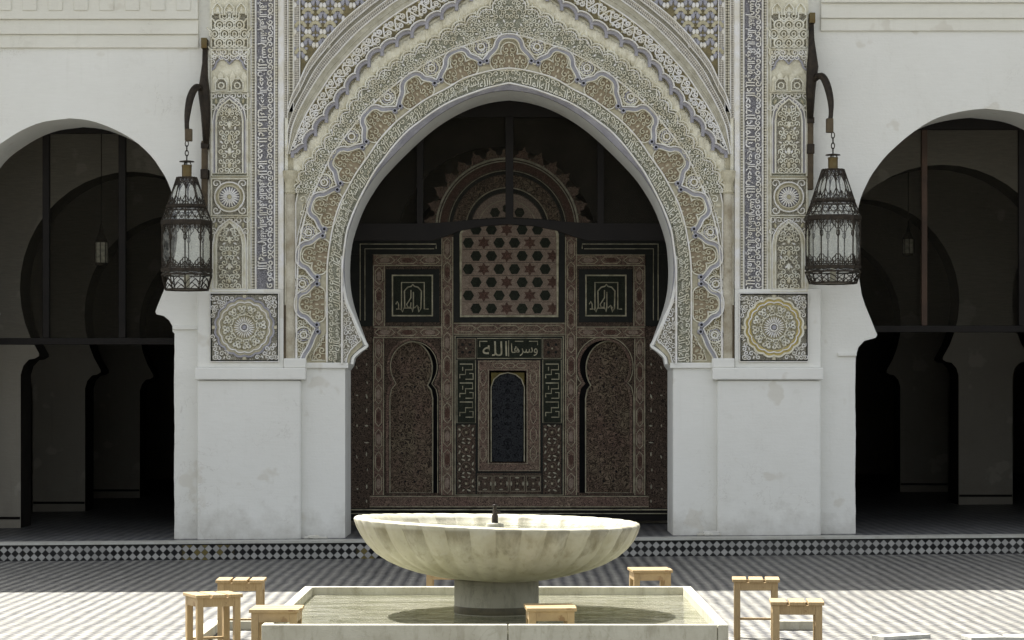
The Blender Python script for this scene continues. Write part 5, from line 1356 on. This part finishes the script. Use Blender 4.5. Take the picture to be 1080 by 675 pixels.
for i, (px, s, rz, lb) in enumerate(stools):
    o = proto if i == 0 else copy_tree(proto)
    Y = F / s; Y += 0; o.location = ((px - 540) / s, Y, 0.001); o.rotation_euler = (0, 0, math.radians(rz)); tag(o, lb, 'stool', 'pine stools round the basin')
    if rz in (24,): o.scale = (.93, 1, 1)
    else: o.scale = (1 + .02 * math.sin(px), 1, 1 + .012 * math.cos(px * 3)); o.rotation_euler[2] += .02 * math.sin(px * 7)
# rubble at the pier feet
def rubble(px, lab, big=False):
    random.seed(px); mb = MB(); Y = YF - .06; X = X_(px, Y); z = ztop(X) + .004
    for i in range(6):
        x = X + random.uniform(-.1, .1); w = random.uniform(.015, .05); h = random.uniform(.012, .035); y = Y - random.uniform(.06, .14)
        mb.v += []; mb.box(x - w, x + w, y - w * .7, y + w * .6, z, z + h, 'plaster_warm')
    if big: mb.box(X - .07, X + .09, Y - .12, Y - .02, z, z + .045, 'plaster')
    tag(mb.build('fallen_plaster', bevel=.004), lab, 'rubble', 'plaster crumbs at the foot of the jambs')
rubble(333, 'crumbs of fallen plaster at the foot of the left jamb'); rubble(748, 'white block and crumbs at the foot of the right jamb', True)

# ================================================================== LIGHT, SKY, CAMERA
d = Vector((.38, -.46, -1)).normalized()
sun = bpy.data.lights.new('sun', 'SUN'); sun.energy = 4.8; sun.angle = math.radians(.5); sun.color = (1, .965, .90)
so = bpy.data.objects.new('sun', sun); COL.objects.link(so); so.rotation_euler = d.to_track_quat('-Z', 'Y').to_euler(); so.location = (-5, 20, 20)
w = bpy.data.worlds.new('World'); scn.world = w; w.use_nodes = True
sk = w.node_tree.nodes.new('ShaderNodeTexSky'); sk.sky_type = 'NISHITA'; sk.sun_disc = False
sk.sun_elevation = math.asin(-d.z); sk.sun_rotation = math.atan2(-d.x, -d.y); sk.air_density = 1; sk.dust_density = 3.5; sk.ozone_density = 1
bg = w.node_tree.nodes['Background']; hs = w.node_tree.nodes.new('ShaderNodeHueSaturation'); hs.inputs['Saturation'].default_value = .28
w.node_tree.links.new(sk.outputs[0], hs.inputs['Color']); w.node_tree.links.new(hs.outputs[0], bg.inputs[0]); bg.inputs[1].default_value = .095
cam = bpy.data.cameras.new('camera'); cam.sensor_width = 36; cam.lens = F / 1080 * 36; cam.shift_y = (423 - 337.5) / 1080
cam.clip_end = 2000; cam.clip_start = .1
co_ = bpy.data.objects.new('camera', cam); COL.objects.link(co_); co_.location = (0, 0, EYE); co_.rotation_euler = (PI / 2, 0, 0); scn.camera = co_
scn.view_settings.view_transform = 'Standard'; scn.view_settings.look = 'None'; scn.view_settings.exposure = 1.65; scn.view_settings.gamma = 1
scn.cycles.max_bounces = 10; scn.cycles.diffuse_bounces = 6; scn.cycles.transparent_max_bounces = 24; scn.cycles.use_denoising = True
